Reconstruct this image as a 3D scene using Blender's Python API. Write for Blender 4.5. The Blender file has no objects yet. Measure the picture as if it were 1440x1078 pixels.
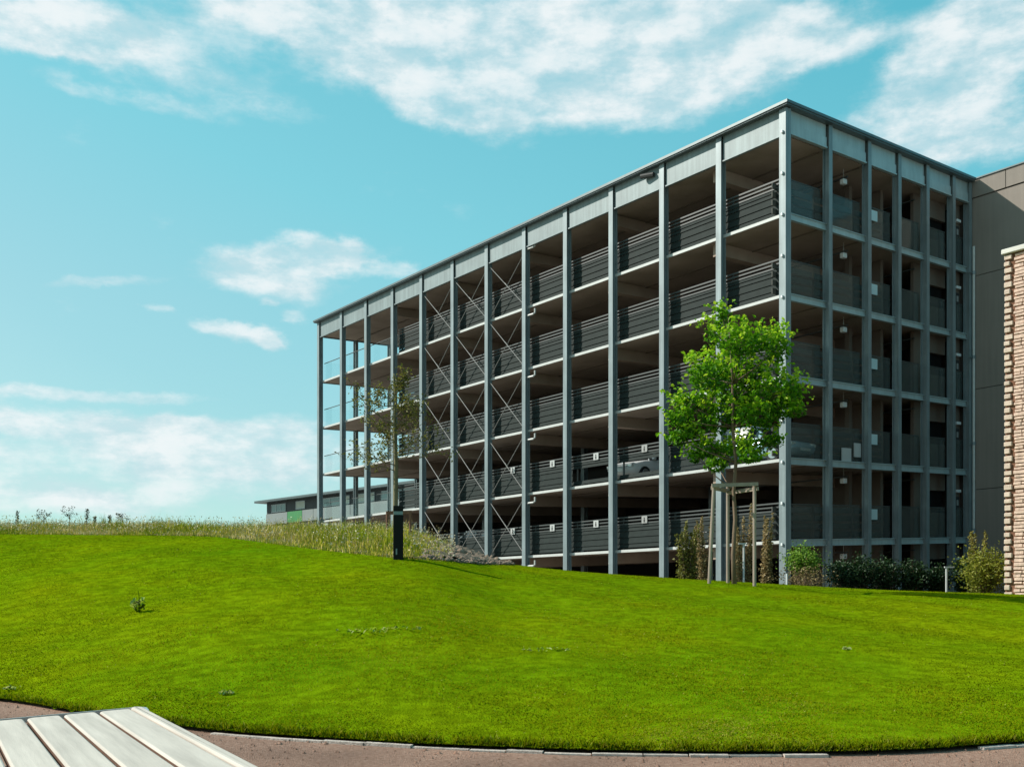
import bpy, math, random
import numpy as np
from mathutils import Vector, Matrix

rng = np.random.default_rng(7)
random.seed(7)
S = bpy.context.scene
COL = S.collection
R = math.radians

EYE = 1.35                    # camera height above the path
FPX = 1435.0                  # focal length in photograph pixels (from image vanishing points)
CX, HY = 720.0, 807.0
SHEAR = 0.0366                 # sideways shear put into buildings and bench to match the image's slanted lines

def at(px, y, Y):
    """a point given in image pixels: bearing and height as seen in the photo, at ground distance Y"""
    return Vector(((px - CX) / FPX * Y, Y, EYE + (HY - y) / FPX * Y))

# ---------------------------------------------------------------- materials
def nodes_of(name):
    m = bpy.data.materials.new(name)
    m.use_nodes = True
    nt = m.node_tree
    return m, nt, nt.nodes, nt.links, nt.nodes['Principled BSDF']

def mat(name, col, rough=0.6, metal=0.0, var=0.12, scale=3.0, bump=0.0, bscale=40.0, stretch=(1, 1, 1), streak=0.0, spec=0.5):
    m, nt, N, L, b = nodes_of(name)
    b.inputs['Roughness'].default_value = rough
    b.inputs['Metallic'].default_value = metal
    b.inputs['Specular IOR Level'].default_value = spec
    tc = N.new('ShaderNodeTexCoord')
    mp = N.new('ShaderNodeMapping'); mp.inputs['Scale'].default_value = stretch
    L.new(tc.outputs['Object'], mp.inputs['Vector'])
    n = N.new('ShaderNodeTexNoise'); n.inputs['Scale'].default_value = scale
    n.inputs['Detail'].default_value = 6; n.inputs['Roughness'].default_value = 0.62
    L.new(mp.outputs[0], n.inputs['Vector'])
    r = N.new('ShaderNodeMapRange')
    r.inputs['From Min'].default_value = 0.3; r.inputs['From Max'].default_value = 0.7
    r.inputs['To Min'].default_value = 1 - var; r.inputs['To Max'].default_value = 1 + var
    L.new(n.outputs['Fac'], r.inputs['Value'])
    mx = N.new('ShaderNodeVectorMath'); mx.operation = 'SCALE'
    mx.inputs[0].default_value = col[:3]
    L.new(r.outputs[0], mx.inputs['Scale'])
    out = mx.outputs[0]
    if streak:
        mp2 = N.new('ShaderNodeMapping'); mp2.inputs['Scale'].default_value = (3, 3, 0.12)
        L.new(tc.outputs['Object'], mp2.inputs['Vector'])
        n2 = N.new('ShaderNodeTexNoise'); n2.inputs['Scale'].default_value = 2.5; n2.inputs['Detail'].default_value = 5
        L.new(mp2.outputs[0], n2.inputs['Vector'])
        r2 = N.new('ShaderNodeMapRange'); r2.inputs['From Min'].default_value = 0.35; r2.inputs['From Max'].default_value = 0.7
        r2.inputs['To Min'].default_value = 1 - streak; r2.inputs['To Max'].default_value = 1 + streak * 0.4
        L.new(n2.outputs['Fac'], r2.inputs['Value'])
        m2 = N.new('ShaderNodeVectorMath'); m2.operation = 'SCALE'
        L.new(out, m2.inputs[0]); L.new(r2.outputs[0], m2.inputs['Scale']); out = m2.outputs[0]
    L.new(out, b.inputs['Base Color'])
    if bump:
        n3 = N.new('ShaderNodeTexNoise'); n3.inputs['Scale'].default_value = bscale; n3.inputs['Detail'].default_value = 5
        L.new(mp.outputs[0], n3.inputs['Vector'])
        bp = N.new('ShaderNodeBump'); bp.inputs['Strength'].default_value = bump; bp.inputs['Distance'].default_value = 0.02
        L.new(n3.outputs['Fac'], bp.inputs['Height']); L.new(bp.outputs[0], b.inputs['Normal'])
    return m

def leaf_mat(name, stops, trans=0.35, rough=0.5, spec=0.3, upn=0.0):
    """foliage: the leaf's own colour comes from a random 'tint' value per leaf"""
    m, nt, N, L, b = nodes_of(name)
    b.inputs['Roughness'].default_value = rough
    b.inputs['Specular IOR Level'].default_value = spec
    a = N.new('ShaderNodeAttribute'); a.attribute_name = 'tint'
    cr = N.new('ShaderNodeValToRGB')
    el = cr.color_ramp.elements
    while len(el) < len(stops): el.new(0.5)
    for e, (p, c) in zip(el, stops):
        e.position = p; e.color = (*c, 1)
    L.new(a.outputs['Fac'], cr.inputs[0])
    L.new(cr.outputs[0], b.inputs['Base Color'])
    t = N.new('ShaderNodeBsdfTranslucent')
    if upn:            # short turf: shade with the lie of the ground rather than of each single blade
        ge = N.new('ShaderNodeNewGeometry'); v = N.new('ShaderNodeMix'); v.data_type = 'VECTOR'; v.inputs[0].default_value = upn
        L.new(ge.outputs['Normal'], v.inputs[4]); v.inputs[5].default_value = (0, 0, 1); L.new(v.outputs[1], b.inputs['Normal']); L.new(v.outputs[1], t.inputs['Normal'])
    L.new(cr.outputs[0], t.inputs['Color'])
    mx = N.new('ShaderNodeMixShader'); mx.inputs[0].default_value = trans
    L.new(b.outputs[0], mx.inputs[1]); L.new(t.outputs[0], mx.inputs[2])
    L.new(mx.outputs[0], N['Material Output'].inputs['Surface'])
    return m

def glass_mat(name, tint, alpha, rough=0.05, body=(0.1, 0.12, 0.12), bodyfac=0.0, ior=1.5):
    m = bpy.data.materials.new(name); m.use_nodes = True
    nt = m.node_tree; N, L = nt.nodes, nt.links
    N.clear()
    o = N.new('ShaderNodeOutputMaterial')
    t = N.new('ShaderNodeBsdfTransparent'); t.inputs[0].default_value = (*tint, 1)
    g = N.new('ShaderNodeBsdfGlossy'); g.inputs['Roughness'].default_value = rough
    g.inputs['Color'].default_value = (0.9, 0.95, 0.95, 1)
    f = N.new('ShaderNodeFresnel'); f.inputs[0].default_value = ior
    mx = N.new('ShaderNodeMixShader')
    L.new(f.outputs[0], mx.inputs[0]); L.new(t.outputs[0], mx.inputs[1]); L.new(g.outputs[0], mx.inputs[2])
    d = N.new('ShaderNodeBsdfDiffuse'); d.inputs[0].default_value = (*body, 1)
    m2 = N.new('ShaderNodeMixShader'); m2.inputs[0].default_value = bodyfac
    L.new(mx.outputs[0], m2.inputs[1]); L.new(d.outputs[0], m2.inputs[2])
    L.new(m2.outputs[0], o.inputs[0])
    return m

STEEL = mat('galvanised_steel', (0.215, 0.262, 0.275), 0.45, 0.2, 0.14, 1.2, streak=0.22)
BRACE = mat('brace_rod_steel', (0.20, 0.195, 0.185), 0.5, 0.1, 0.1, 3.0)
STEEL_LT = mat('pale_steel', (0.50, 0.51, 0.49), 0.45, 0.0, 0.08, 4.0)
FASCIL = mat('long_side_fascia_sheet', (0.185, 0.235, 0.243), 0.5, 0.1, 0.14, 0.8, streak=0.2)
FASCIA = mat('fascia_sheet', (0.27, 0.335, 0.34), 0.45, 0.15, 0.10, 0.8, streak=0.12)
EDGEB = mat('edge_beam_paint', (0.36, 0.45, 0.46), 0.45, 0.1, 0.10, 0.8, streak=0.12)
CAP = mat('roof_cap_metal', (0.11, 0.135, 0.14), 0.4, 0.4, 0.1, 3.0)
CONC = mat('raw_concrete', (0.335, 0.265, 0.218), 0.85, 0, 0.22, 0.5, bump=0.15, bscale=8, spec=0.2)
BEAM = mat('beam_concrete', (0.36, 0.275, 0.22), 0.85, 0, 0.15, 0.8, bump=0.1, bscale=8, spec=0.2)
DECK = mat('deck_screed', (0.16, 0.145, 0.13), 0.9, 0, 0.2, 1.0, bump=0.1, spec=0.2)
SLAT = mat('railing_slat', (0.022, 0.030, 0.028), 0.7, 0.0, 0.15, 4.0, spec=0.12)
SLATIN = mat('inner_slat', (0.09, 0.09, 0.08), 0.7, 0.0, 0.15, 4.0, spec=0.12)
SLATRAIL = mat('railing_rail', (0.055, 0.062, 0.06), 0.5, 0.0, 0.1, 4.0)
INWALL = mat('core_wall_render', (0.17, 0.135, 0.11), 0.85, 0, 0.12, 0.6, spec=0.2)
DARKWALL = mat('interior_shade_wall', (0.06, 0.055, 0.05), 0.9, 0, 0.2, 0.5, spec=0.1)  # dark wall colour stands in for shade deep inside the decks
BLACK = mat('opening_shade_black', (0.012, 0.012, 0.012), 0.9, 0, 0.1, 1, spec=0.1)  # painted darkness for the sheets behind the core openings
WHITE = mat('white_enamel', (0.72, 0.74, 0.74), 0.4, 0, 0.04, 3)
SIGNW = mat('sign_face', (0.42, 0.43, 0.42), 0.5, 0, 0.05, 5)
PALEB = mat('pale_blue_sheet', (0.45, 0.60, 0.62), 0.4, 0, 0.06, 2)
GREYSIGN = mat('grey_sign_face', (0.30, 0.30, 0.29), 0.5, 0, 0.05, 5)
INK = mat('dark_print', (0.03, 0.03, 0.03), 0.6, 0, 0.02, 5)
ANNEX = mat('taupe_cladding', (0.25, 0.215, 0.185), 0.7, 0, 0.07, 0.4, streak=0.07, spec=0.25)
GLASS = glass_mat('clear_railing_glass', (0.965, 0.985, 0.985), 0.1, ior=1.08)
TINTG = glass_mat('grey_screen_glass', (0.80, 0.84, 0.83), 0.1, 0.08, (0.20, 0.205, 0.195), 0.16, 1.13)
BARK = mat('young_bark', (0.15, 0.10, 0.065), 0.85, 0, 0.3, 14, bump=0.4, bscale=60, stretch=(1, 1, 0.25))
BARKB = mat('olive_bark', (0.16, 0.14, 0.07), 0.85, 0, 0.25, 10, bump=0.3, bscale=50)
STAKE = mat('weathered_stake_wood', (0.30, 0.235, 0.19), 0.8, 0, 0.2, 6, bump=0.2, bscale=60, stretch=(1, 1, 0.12))
STAKEB = mat('reddish_stake_wood', (0.17, 0.075, 0.04), 0.8, 0, 0.2, 6, bump=0.2, bscale=60, stretch=(1, 1, 0.12))
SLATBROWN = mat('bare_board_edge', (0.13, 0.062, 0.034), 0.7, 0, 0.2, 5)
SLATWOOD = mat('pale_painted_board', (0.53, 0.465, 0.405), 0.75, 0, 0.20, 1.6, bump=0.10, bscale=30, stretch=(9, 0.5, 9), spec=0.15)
RIM = mat('rim_metal', (0.50, 0.51, 0.50), 0.35, 0.5, 0.06, 6)
BOLL = mat('black_bollard_metal', (0.008, 0.0075, 0.007), 0.6, 0.0, 0.1, 6, spec=0.15)
BOLLB = mat('bollard_lens', (0.16, 0.20, 0.20), 0.25, 0.1, 0.05, 6)
STONEM = mat('pale_quoin_stone', (0.56, 0.44, 0.36), 0.85, 0, 0.18, 6, bump=0.5, bscale=22, spec=0.2)
STONEF = mat('tan_rubble_stone', (0.60, 0.43, 0.35), 0.9, 0, 0.28, 9, bump=0.9, bscale=9, spec=0.15)
MORTAR = mat('red_mortar', (0.19, 0.095, 0.062), 0.95, 0, 0.25, 6, bump=0.5, bscale=20, spec=0.1)
COPING = mat('pale_coping', (0.60, 0.57, 0.52), 0.7, 0, 0.1, 3)
SCH_DK = mat('dark_school_cladding', (0.022, 0.025, 0.028), 0.6, 0, 0.1, 1)
SCH_GR = mat('grey_school_panel', (0.20, 0.23, 0.225), 0.6, 0, 0.06, 0.4)
SCH_GN = mat('green_school_panel', (0.03, 0.21, 0.06), 0.6, 0, 0.06, 0.4)
SCH_FR = mat('window_frame_paint', (0.32, 0.36, 0.36), 0.5, 0, 0.05, 2)
SCH_WN = mat('school_window_glass', (0.10, 0.15, 0.16), 0.12, 0, 0.15, 0.5, spec=0.8)
BLIND = mat('drawn_blind', (0.40, 0.43, 0.36), 0.7, 0, 0.05, 2)
RUBBER = mat('tyre_rubber', (0.015, 0.015, 0.016), 0.8, 0, 0.1, 5)
ALLOY = mat('wheel_alloy', (0.45, 0.46, 0.47), 0.3, 0.8, 0.05, 5)
CARGL = mat('car_glass', (0.02, 0.025, 0.028), 0.06, 0, 0.05, 2, spec=0.9)
LAMPGL = mat('headlight_glass', (0.75, 0.78, 0.78), 0.1, 0.2, 0.05, 5)

# ---------------------------------------------------------------- mesh helpers
def np_mesh(name, V, F):
    V = np.asarray(V, np.float32); F = np.asarray(F, np.int32)
    me = bpy.data.meshes.new(name)
    k = F.shape[1]
    me.vertices.add(len(V)); me.vertices.foreach_set('co', V.ravel())
    me.loops.add(F.size); me.loops.foreach_set('vertex_index', F.ravel())
    me.polygons.add(len(F))
    me.polygons.foreach_set('loop_start', np.arange(0, F.size, k, dtype=np.int32))
    me.update(calc_edges=True)
    return me

def set_tint(me, vals):
    a = me.attributes.new('tint', 'FLOAT', 'POINT')
    a.data.foreach_set('value', np.asarray(vals, np.float32))

class MB:
    """collects shapes and links them as ONE mesh object"""
    def __init__(self, slope=None):
        self.v = []; self.f = []; self.slope = slope
    def add(self, vs, fs):
        o = len(self.v)
        for p in vs:
            p = Vector(p)
            if self.slope: p.z += self.slope(p.x, p.y)
            self.v.append(p)
        self.f += [[i + o for i in f] for f in fs]
        return self
    def box(self, x0, x1, y0, y1, z0, z1, bev=0.0):
        if bev:
            return self.bbox(x0, x1, y0, y1, z0, z1, bev)
        vs = [(x, y, z) for z in (z0, z1) for y in (y0, y1) for x in (x0, x1)]
        return self.add(vs, [(0, 2, 3, 1), (4, 5, 7, 6), (0, 1, 5, 4), (2, 6, 7, 3), (0, 4, 6, 2), (1, 3, 7, 5)])
    def bbox(self, x0, x1, y0, y1, z0, z1, b):
        vs = []
        for sx, X in ((1, x0), (-1, x1)):
            for sy, Y in ((1, y0), (-1, y1)):
                for sz, Z in ((1, z0), (-1, z1)):
                    vs += [(X, Y + sy * b, Z + sz * b), (X + sx * b, Y, Z + sz * b), (X + sx * b, Y + sy * b, Z)]
        def i(a, c, d, k): return (a * 4 + c * 2 + d) * 3 + k
        fs = []
        for a in (0, 1): fs.append([i(a, 0, 0, 0), i(a, 0, 1, 0), i(a, 1, 1, 0), i(a, 1, 0, 0)])
        for c in (0, 1): fs.append([i(0, c, 0, 1), i(0, c, 1, 1), i(1, c, 1, 1), i(1, c, 0, 1)])
        for d in (0, 1): fs.append([i(0, 0, d, 2), i(0, 1, d, 2), i(1, 1, d, 2), i(1, 0, d, 2)])
        for a in (0, 1):
            for c in (0, 1): fs.append([i(a, c, 0, 0), i(a, c, 1, 0), i(a, c, 1, 1), i(a, c, 0, 1)])
        for a in (0, 1):
            for d in (0, 1): fs.append([i(a, 0, d, 0), i(a, 1, d, 0), i(a, 1, d, 2), i(a, 0, d, 2)])
        for c in (0, 1):
            for d in (0, 1): fs.append([i(0, c, d, 1), i(1, c, d, 1), i(1, c, d, 2), i(0, c, d, 2)])
        for a in (0, 1):
            for c in (0, 1):
                for d in (0, 1): fs.append([i(a, c, d, 0), i(a, c, d, 1), i(a, c, d, 2)])
        return self.add(vs, fs)
    def tube(self, pts, rad, n=8, cap=True):
        pts = [Vector(p) for p in pts]
        rad = rad if isinstance(rad, (list, tuple)) else [rad] * len(pts)
        vs, fs = [], []
        t0 = (pts[1] - pts[0]).normalized()
        a = t0.orthogonal().normalized()
        for k, p in enumerate(pts):
            t = (pts[min(k + 1, len(pts) - 1)] - pts[max(k - 1, 0)]).normalized()
            a = (a - t * a.dot(t)).normalized(); b = t.cross(a)
            for j in range(n):
                w = 2 * math.pi * j / n
                vs.append(p + (a * math.cos(w) + b * math.sin(w)) * rad[k])
        for k in range(len(pts) - 1):
            for j in range(n):
                j2 = (j + 1) % n
                fs.append([k * n + j, k * n + j2, (k + 1) * n + j2, (k + 1) * n + j])
        if cap:
            fs.append(list(range(n))[::-1]); m = (len(pts) - 1) * n
            fs.append([m + j for j in range(n)])
        return self.add(vs, fs)
    def beam(self, p, q, w, h):
        p, q = Vector(p), Vector(q); t = (q - p).normalized()
        s = t.cross(Vector((0, 0, 1)))
        s = s.normalized() if s.length > 1e-3 else Vector((1, 0, 0))
        u = s.cross(t)
        vs = [c + s * (a * w / 2) + u * (b * h / 2) for c in (p, q) for a, b in ((-1, -1), (1, -1), (1, 1), (-1, 1))]
        return self.add(vs, [(0, 1, 2, 3), (7, 6, 5, 4), (0, 4, 5, 1), (1, 5, 6, 2), (2, 6, 7, 3), (3, 7, 4, 0)])
    def build(self, name, m, parent=None, smooth=False, fix=True):
        me = bpy.data.meshes.new(name)
        me.from_pydata([tuple(p) for p in self.v], [], self.f)
        if fix:
            import bmesh
            bm = bmesh.new(); bm.from_mesh(me)
            bmesh.ops.recalc_face_normals(bm, faces=bm.faces); bm.to_mesh(me); bm.free()
        me.materials.append(m)
        if smooth: me.polygons.foreach_set('use_smooth', [True] * len(me.polygons))
        return link(name, me, parent)

def link(name, me, parent=None):
    o = bpy.data.objects.new(name, me); COL.objects.link(o)
    if parent: o.parent = parent
    return o

def tag(o, label=None, cat=None, group=None, kind=None):
    if label: o['label'] = label
    if cat: o['category'] = cat
    if group: o['group'] = group
    if kind: o['kind'] = kind
    return o

def thing(name, label, cat, loc=(0, 0, 0), rz=0.0, group=None):
    o = bpy.data.objects.new(name, None); COL.objects.link(o)
    o.location = loc; o.rotation_euler = (0, 0, rz)
    return tag(o, label, cat, group)

def copy_tree(o, parent=None):
    c = o.copy(); COL.objects.link(c)
    if parent: c.parent = parent
    for ch in list(o.children): copy_tree(ch, c)
    return c

# ---------------------------------------------------------------- terrain
TX = np.array([-900, -400, 0, 100, 200, 300, 400, 450, 560, 600, 640, 700, 800, 900, 1000, 1100, 1200, 1300, 1440, 1800, 2400], float)
def col_(d):
    xs = sorted(d); return np.interp(TX, xs, [d[x] for x in xs])
edgeY = col_({-900: 13, 0: 10.9, 100: 9.9, 200: 9.2, 300: 8.65, 400: 8.38, 600: 7.95, 800: 7.70, 1000: 7.60, 1200: 7.62, 1300: 7.72, 1440: 8.07, 2400: 11})
lawnP = col_({-900: 752, 0: 751, 300: 754, 450: 774, 560: 786, 640: 793, 700: 797.5, 800: 803, 900: 810.5, 1000: 816.5, 1100: 822, 1200: 828, 1300: 832, 1440: 836, 2400: 840})
ridgY = col_({-900: 32, 0: 30, 560: 29, 640: 28, 700: 27, 800: 26, 2400: 26})
ridgP = col_({-900: 747, 0: 746, 300: 747.5, 450: 749, 560: 750, 595: 753, 625: 763, 650: 772, 680: 784, 710: 797, 735: 799.5})
ridgP = np.where(TX > 735, lawnP, ridgP)
ridgZ = EYE + (HY - ridgP) / FPX * ridgY
GZ = -0.47
TT = (TX - CX) / FPX
fine = np.linspace(TT[0], TT[-1], 1200)
def smooth(a, w=9.0):
    g = np.interp(fine, TT, a); k = np.exp(-0.5 * (np.arange(-40, 41) / w) ** 2); k /= k.sum()
    return np.convolve(np.pad(g, 40, mode='edge'), k, 'valid')
eY, rY, rZ = smooth(edgeY), smooth(ridgY), smooth(ridgZ, 12.0)
def rise(s):
    return 0.72 * s + 0.28 * (3 * s ** 2 - 2 * s ** 3) + 0.10 * np.sin(math.pi * s) * s
# the mown lawn ends where the meadow of the mound begins
lP = np.interp(fine, TT, lawnP)
ss_ = np.linspace(0.2, 1, 500)
Yg = eY[:, None] + (rY - eY)[:, None] * ss_[None, :]
Pg = HY - (0.03 + (rZ - 0.03)[:, None] * rise(ss_)[None, :] - EYE) / Yg * FPX
hit = Pg <= lP[:, None] + 0.2
first = np.where(hit.any(1), hit.argmax(1), len(ss_) - 1)
lY = np.where(fine > (712 - CX) / FPX, rY, Yg[np.arange(len(fine)), first])
kk = np.exp(-0.5 * (np.arange(-40, 41) / 8.0) ** 2); kk /= kk.sum()
lY = np.minimum(np.convolve(np.pad(lY, 40, mode='edge'), kk, 'valid'), rY)

def hgt(X, Y, extra=0.0):
    """terrain height over path level at world points"""
    X = np.asarray(X, float); Y = np.asarray(Y, float)
    t = X / np.maximum(Y, 1e-3)
    a, b, d, e = (np.interp(t, fine, q) for q in (eY, lY, rY, rZ))
    s = np.clip((Y - a) / (d - a), 0, 1)
    z = 0.03 + (e - 0.03) * rise(s)
    flat = 4.6; fall = 3.8          # level shoulder behind the crest, then down to the yard
    z = np.where(Y > d, e - 0.07 * np.clip((Y - d) / flat, 0, 1), z); e = e - 0.07
    s3 = np.clip((Y - d - flat) / fall, 0, 1); s3s = 3 * s3 ** 2 - 2 * s3 ** 3
    z = np.where(Y > d + flat, e + (GZ - 0.05 - e) * s3s, z)
    w = np.clip((Y - a) / 3, 0, 1) * np.clip((b - Y) / 3 , 0, 1)
    z = z + w * (0.035 * np.sin(X * 0.9 + 1.3) * np.sin(Y * 0.7) + 0.02 * np.sin(X * 2.1 + Y * 1.7))
    return np.where(Y < a, 0.0, z) + extra

def dist_for(px_, y):
    t = (px_ - CX) / FPX; Ys = np.linspace(float(np.interp(t, fine, eY)) + .05, float(np.interp(t, fine, lY)), 400)
    yy = HY - (hgt(t * Ys, Ys) - EYE) * FPX / Ys
    return float(Ys[np.argmin(np.abs(yy - y))])
def grid_mesh(name, y0f, y1f, nt, ny, m, t0, t1, lift=0.0, zf=None, jit=None):
    ts = np.linspace(t0, t1, nt)
    a = y0f(ts); b = y1f(ts)
    s = np.linspace(0, 1, ny)
    Y = a[None, :] + (b - a)[None, :] * s[:, None]
    X = ts[None, :] * Y
    Z = (zf or hgt)(X, Y) + lift
    if jit is not None: Z = Z + jit(X, Y)
    V = np.stack([X, Y, Z], -1).reshape(-1, 3)
    i = np.arange(ny - 1)[:, None] * nt + np.arange(nt - 1)[None, :]
    F = np.stack([i, i + 1, i + nt + 1, i + nt], -1).reshape(-1, 4)
    me = np_mesh(name, V, F); me.materials.append(m)
    me.polygons.foreach_set('use_smooth', [True] * len(me.polygons))
    return link(name, me)

def ramp_noise_mat(name, cols, scale, rough, bump, bscale, dist=0.03, scale2=None, spec=0.2):
    m, nt, N, L, b = nodes_of(name)
    b.inputs['Roughness'].default_value = rough; b.inputs['Specular IOR Level'].default_value = spec
    tc = N.new('ShaderNodeTexCoord')
    n = N.new('ShaderNodeTexNoise'); n.inputs['Scale'].default_value = scale; n.inputs['Detail'].default_value = 9
    n.inputs['Roughness'].default_value = 0.68
    L.new(tc.outputs['Object'], n.inputs['Vector'])
    cr = N.new('ShaderNodeValToRGB'); el = cr.color_ramp.elements
    while len(el) < len(cols): el.new(0.5)
    for e, (p, c) in zip(el, cols): e.position = p; e.color = (*c, 1)
    L.new(n.outputs['Fac'], cr.inputs[0])
    out = cr.outputs[0]
    if scale2:
        n2 = N.new('ShaderNodeTexNoise'); n2.inputs['Scale'].default_value = scale2; n2.inputs['Detail'].default_value = 3
        L.new(tc.outputs['Object'], n2.inputs['Vector'])
        r = N.new('ShaderNodeMapRange'); r.inputs['From Min'].default_value = .35; r.inputs['From Max'].default_value = .65
        r.inputs['To Min'].default_value = 0.72; r.inputs['To Max'].default_value = 1.2
        L.new(n2.outputs['Fac'], r.inputs['Value'])
        s = N.new('ShaderNodeVectorMath'); s.operation = 'SCALE'
        L.new(out, s.inputs[0]); L.new(r.outputs[0], s.inputs['Scale']); out = s.outputs[0]
    L.new(out, b.inputs['Base Color'])
    nb = N.new('ShaderNodeTexNoise'); nb.inputs['Scale'].default_value = bscale; nb.inputs['Detail'].default_value = 6
    L.new(tc.outputs['Object'], nb.inputs['Vector'])
    bp = N.new('ShaderNodeBump'); bp.inputs['Strength'].default_value = bump; bp.inputs['Distance'].default_value = dist
    L.new(nb.outputs['Fac'], bp.inputs['Height']); L.new(bp.outputs[0], b.inputs['Normal'])
    return m

GROUND = ramp_noise_mat('yard_soil', [(0.3, (0.05, 0.045, 0.03)), (0.7, (0.10, 0.085, 0.06))], 0.8, 0.95, 0.4, 12)
PATHM = ramp_noise_mat('fine_gravel', [(0.25, (0.185, 0.100, 0.070)), (0.5, (0.305, 0.175, 0.125)), (0.75, (0.43, 0.28, 0.215))], 24.0, 0.95, 0.8, 90, 0.02, 0.6)
LAWNM = ramp_noise_mat('lawn_turf', [(0.30, (0.088, 0.190, 0.002)), (0.5, (0.137, 0.215, 0.002)), (0.70, (0.20, 0.233, 0.002))], 0.2, 0.9, 0.5, 55, 0.03, 5.0, spec=0.0)
MEADM = ramp_noise_mat('meadow_soil', [(0.3, (0.085, 0.075, 0.02)), (0.55, (0.13, 0.115, 0.05)), (0.75, (0.20, 0.16, 0.085))], 2.2, 0.95, 0.9, 14, 0.06)
SOILM = ramp_noise_mat('bare_earth', [(0.3, (0.15, 0.105, 0.075)), (0.5, (0.26, 0.185, 0.135)), (0.75, (0.38, 0.29, 0.22))], 6.0, 0.95, 1.0, 22, 0.06)

YARD = ramp_noise_mat('bounce_pale_yard', [(0.3, (0.26, 0.23, 0.20)), (0.7, (0.36, 0.33, 0.29))], 0.8, 0.95, 0.4, 12)  # yard colour lifted to bounce light up under the decks
g = MB(); g.add([(-3000, -400, GZ), (3000, -400, GZ), (3000, 4000, GZ), (-3000, 4000, GZ)], [(0, 1, 2, 3)])
tag(g.build('ground', YARD, fix=False), kind='structure')
fI = lambda arr: (lambda t: np.interp(t, fine, arr))
pz = lambda X, Y: np.zeros_like(X) + 0.0
# the path in front runs on behind the camera
def path_obj():
    ts = np.linspace(TT[0] * 1.0, TT[-1], 260)
    far = np.interp(ts, fine, eY) + 0.25
    ring = np.stack([ts * far, far, np.full_like(ts, 0.0)], -1)
    V = [(-16, -6, 0), (16, -6, 0)] + [tuple(p) for p in ring[::-1]]
    me = bpy.data.meshes.new('path'); me.from_pydata(V, [], [list(range(len(V)))])
    me.materials.append(PATHM)
    return tag(link('path', me), kind='structure')
path_obj()
tag(grid_mesh('lawn', lambda t: np.interp(t, fine, eY), lambda t: np.interp(t, fine, lY) + 0.5, 420, 150, LAWNM, TT[0], TT[-1], 0.012), kind='structure')
rough = lambda X, Y: 0.03 * np.sin(X * 3.1 + Y) * np.sin(Y * 2.7 - X) + 0.02 * np.sin(X * 7.3 - Y * 5)
tag(grid_mesh('meadow_ground', lambda t: np.interp(t, fine, lY) + 0.1, lambda t: np.interp(t, fine, rY) + 8.6, 420, 80, MEADM, TT[0], (705 - CX) / FPX, 0.0, None, rough), kind='structure')
tag(grid_mesh('planting_bed', lambda t: np.interp(t, fine, lY) + 0.1, lambda t: np.interp(t, fine, rY) + 8.6, 300, 60, GROUND, (705 - CX) / FPX, TT[-1], 0.0), kind='structure')
soil_a, soil_b = (596 - CX) / FPX, (716 - CX) / FPX
tag(grid_mesh('earth_slope', lambda t: np.interp(t, fine, lY) + 0.5 + 1.2 * np.abs(np.sin(t * 60)) * 0.3,
              lambda t: np.interp(t, fine, rY) + 1.2, 120, 60, SOILM, soil_a, soil_b, 0.035, None,
              lambda X, Y: rough(X, Y) * 1.3 + 0.03 * np.sin(X * 17) * np.sin(Y * 14)), kind='structure')

# kerb: thin pale stone edging that shows in stretches along the lawn
KERBM = mat('pale_kerb_stone', (0.50, 0.42, 0.37), 0.9, 0, 0.3, 14, bump=0.5, bscale=60, spec=0.1)
def kerb():
    mb = MB(); t = (505 - CX) / FPX
    def stretch(x0, x1):
        t = (x0 - CX) / FPX
        while t < (x1 - CX) / FPX:
            L = random.uniform(0.25, 0.45); Y = float(np.interp(t, fine, eY)); t2 = t + L / Y
            Y2 = float(np.interp(t2, fine, eY))
            h = random.uniform(0.010, 0.024); off = random.uniform(-0.02, 0.015)
            a = Vector((t * Y, Y + off, 0)); b = Vector((t2 * Y2, Y2 + off, 0)); d = (b - a).normalized() * 0.006
            mb.beam(a + d + Vector((0, -0.05, h - 0.05)), b - d + Vector((0, -0.05, h - 0.05)), random.uniform(.05, .07), 0.10)
            t = t2
    stretch(300, 1120); stretch(1375, 1900)
    return tag(mb.build('kerb', KERBM), kind='structure')
kerb()

# ---------------------------------------------------------------- grass
GRASSM = leaf_mat('grass_blade', [(0.0, (0.120, 0.218, 0.003)), (0.45, (0.176, 0.244, 0.003)), (0.8, (0.245, 0.266, 0.004)), (1.0, (0.40, 0.37, 0.07))], 0.15, 0.8, 0.0, 0.9)
MEADG = leaf_mat('meadow_blade', [(0.0, (0.20, 0.33, 0.008)), (0.45, (0.46, 0.47, 0.03)), (0.7, (0.70, 0.54, 0.12)), (1.0, (0.88, 0.72, 0.42))], 0.35, 0.8, 0.0, 0.6)
def blades(name, X, Y, Z, H, W, lean, tint, m):
    n = len(X)
    a = rng.uniform(0, 2 * math.pi, n); d = rng.uniform(0, 2 * math.pi, n)
    P = np.stack([X, Y, Z], -1)
    s = np.stack([np.cos(a), np.sin(a), np.zeros(n)], -1) * (W / 2)[:, None]
    k = np.stack([np.cos(d) * lean * H, np.sin(d) * lean * H, H], -1)
    mid = P + k * np.array([0.4, 0.4, 0.6])
    V = np.empty((n, 5, 3), np.float32)
    V[:, 0] = P - s; V[:, 1] = P + s; V[:, 2] = mid + s * 0.7; V[:, 3] = mid - s * 0.7; V[:, 4] = P + k
    o = np.arange(n) * 5
    F = np.concatenate([np.stack([o, o + 1, o + 2], -1), np.stack([o, o + 2, o + 3], -1), np.stack([o + 3, o + 2, o + 4], -1)])
    me = np_mesh(name, V.reshape(-1, 3), F); set_tint(me, np.repeat(tint, 5)); me.materials.append(m)
    return link(name, me)

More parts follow.
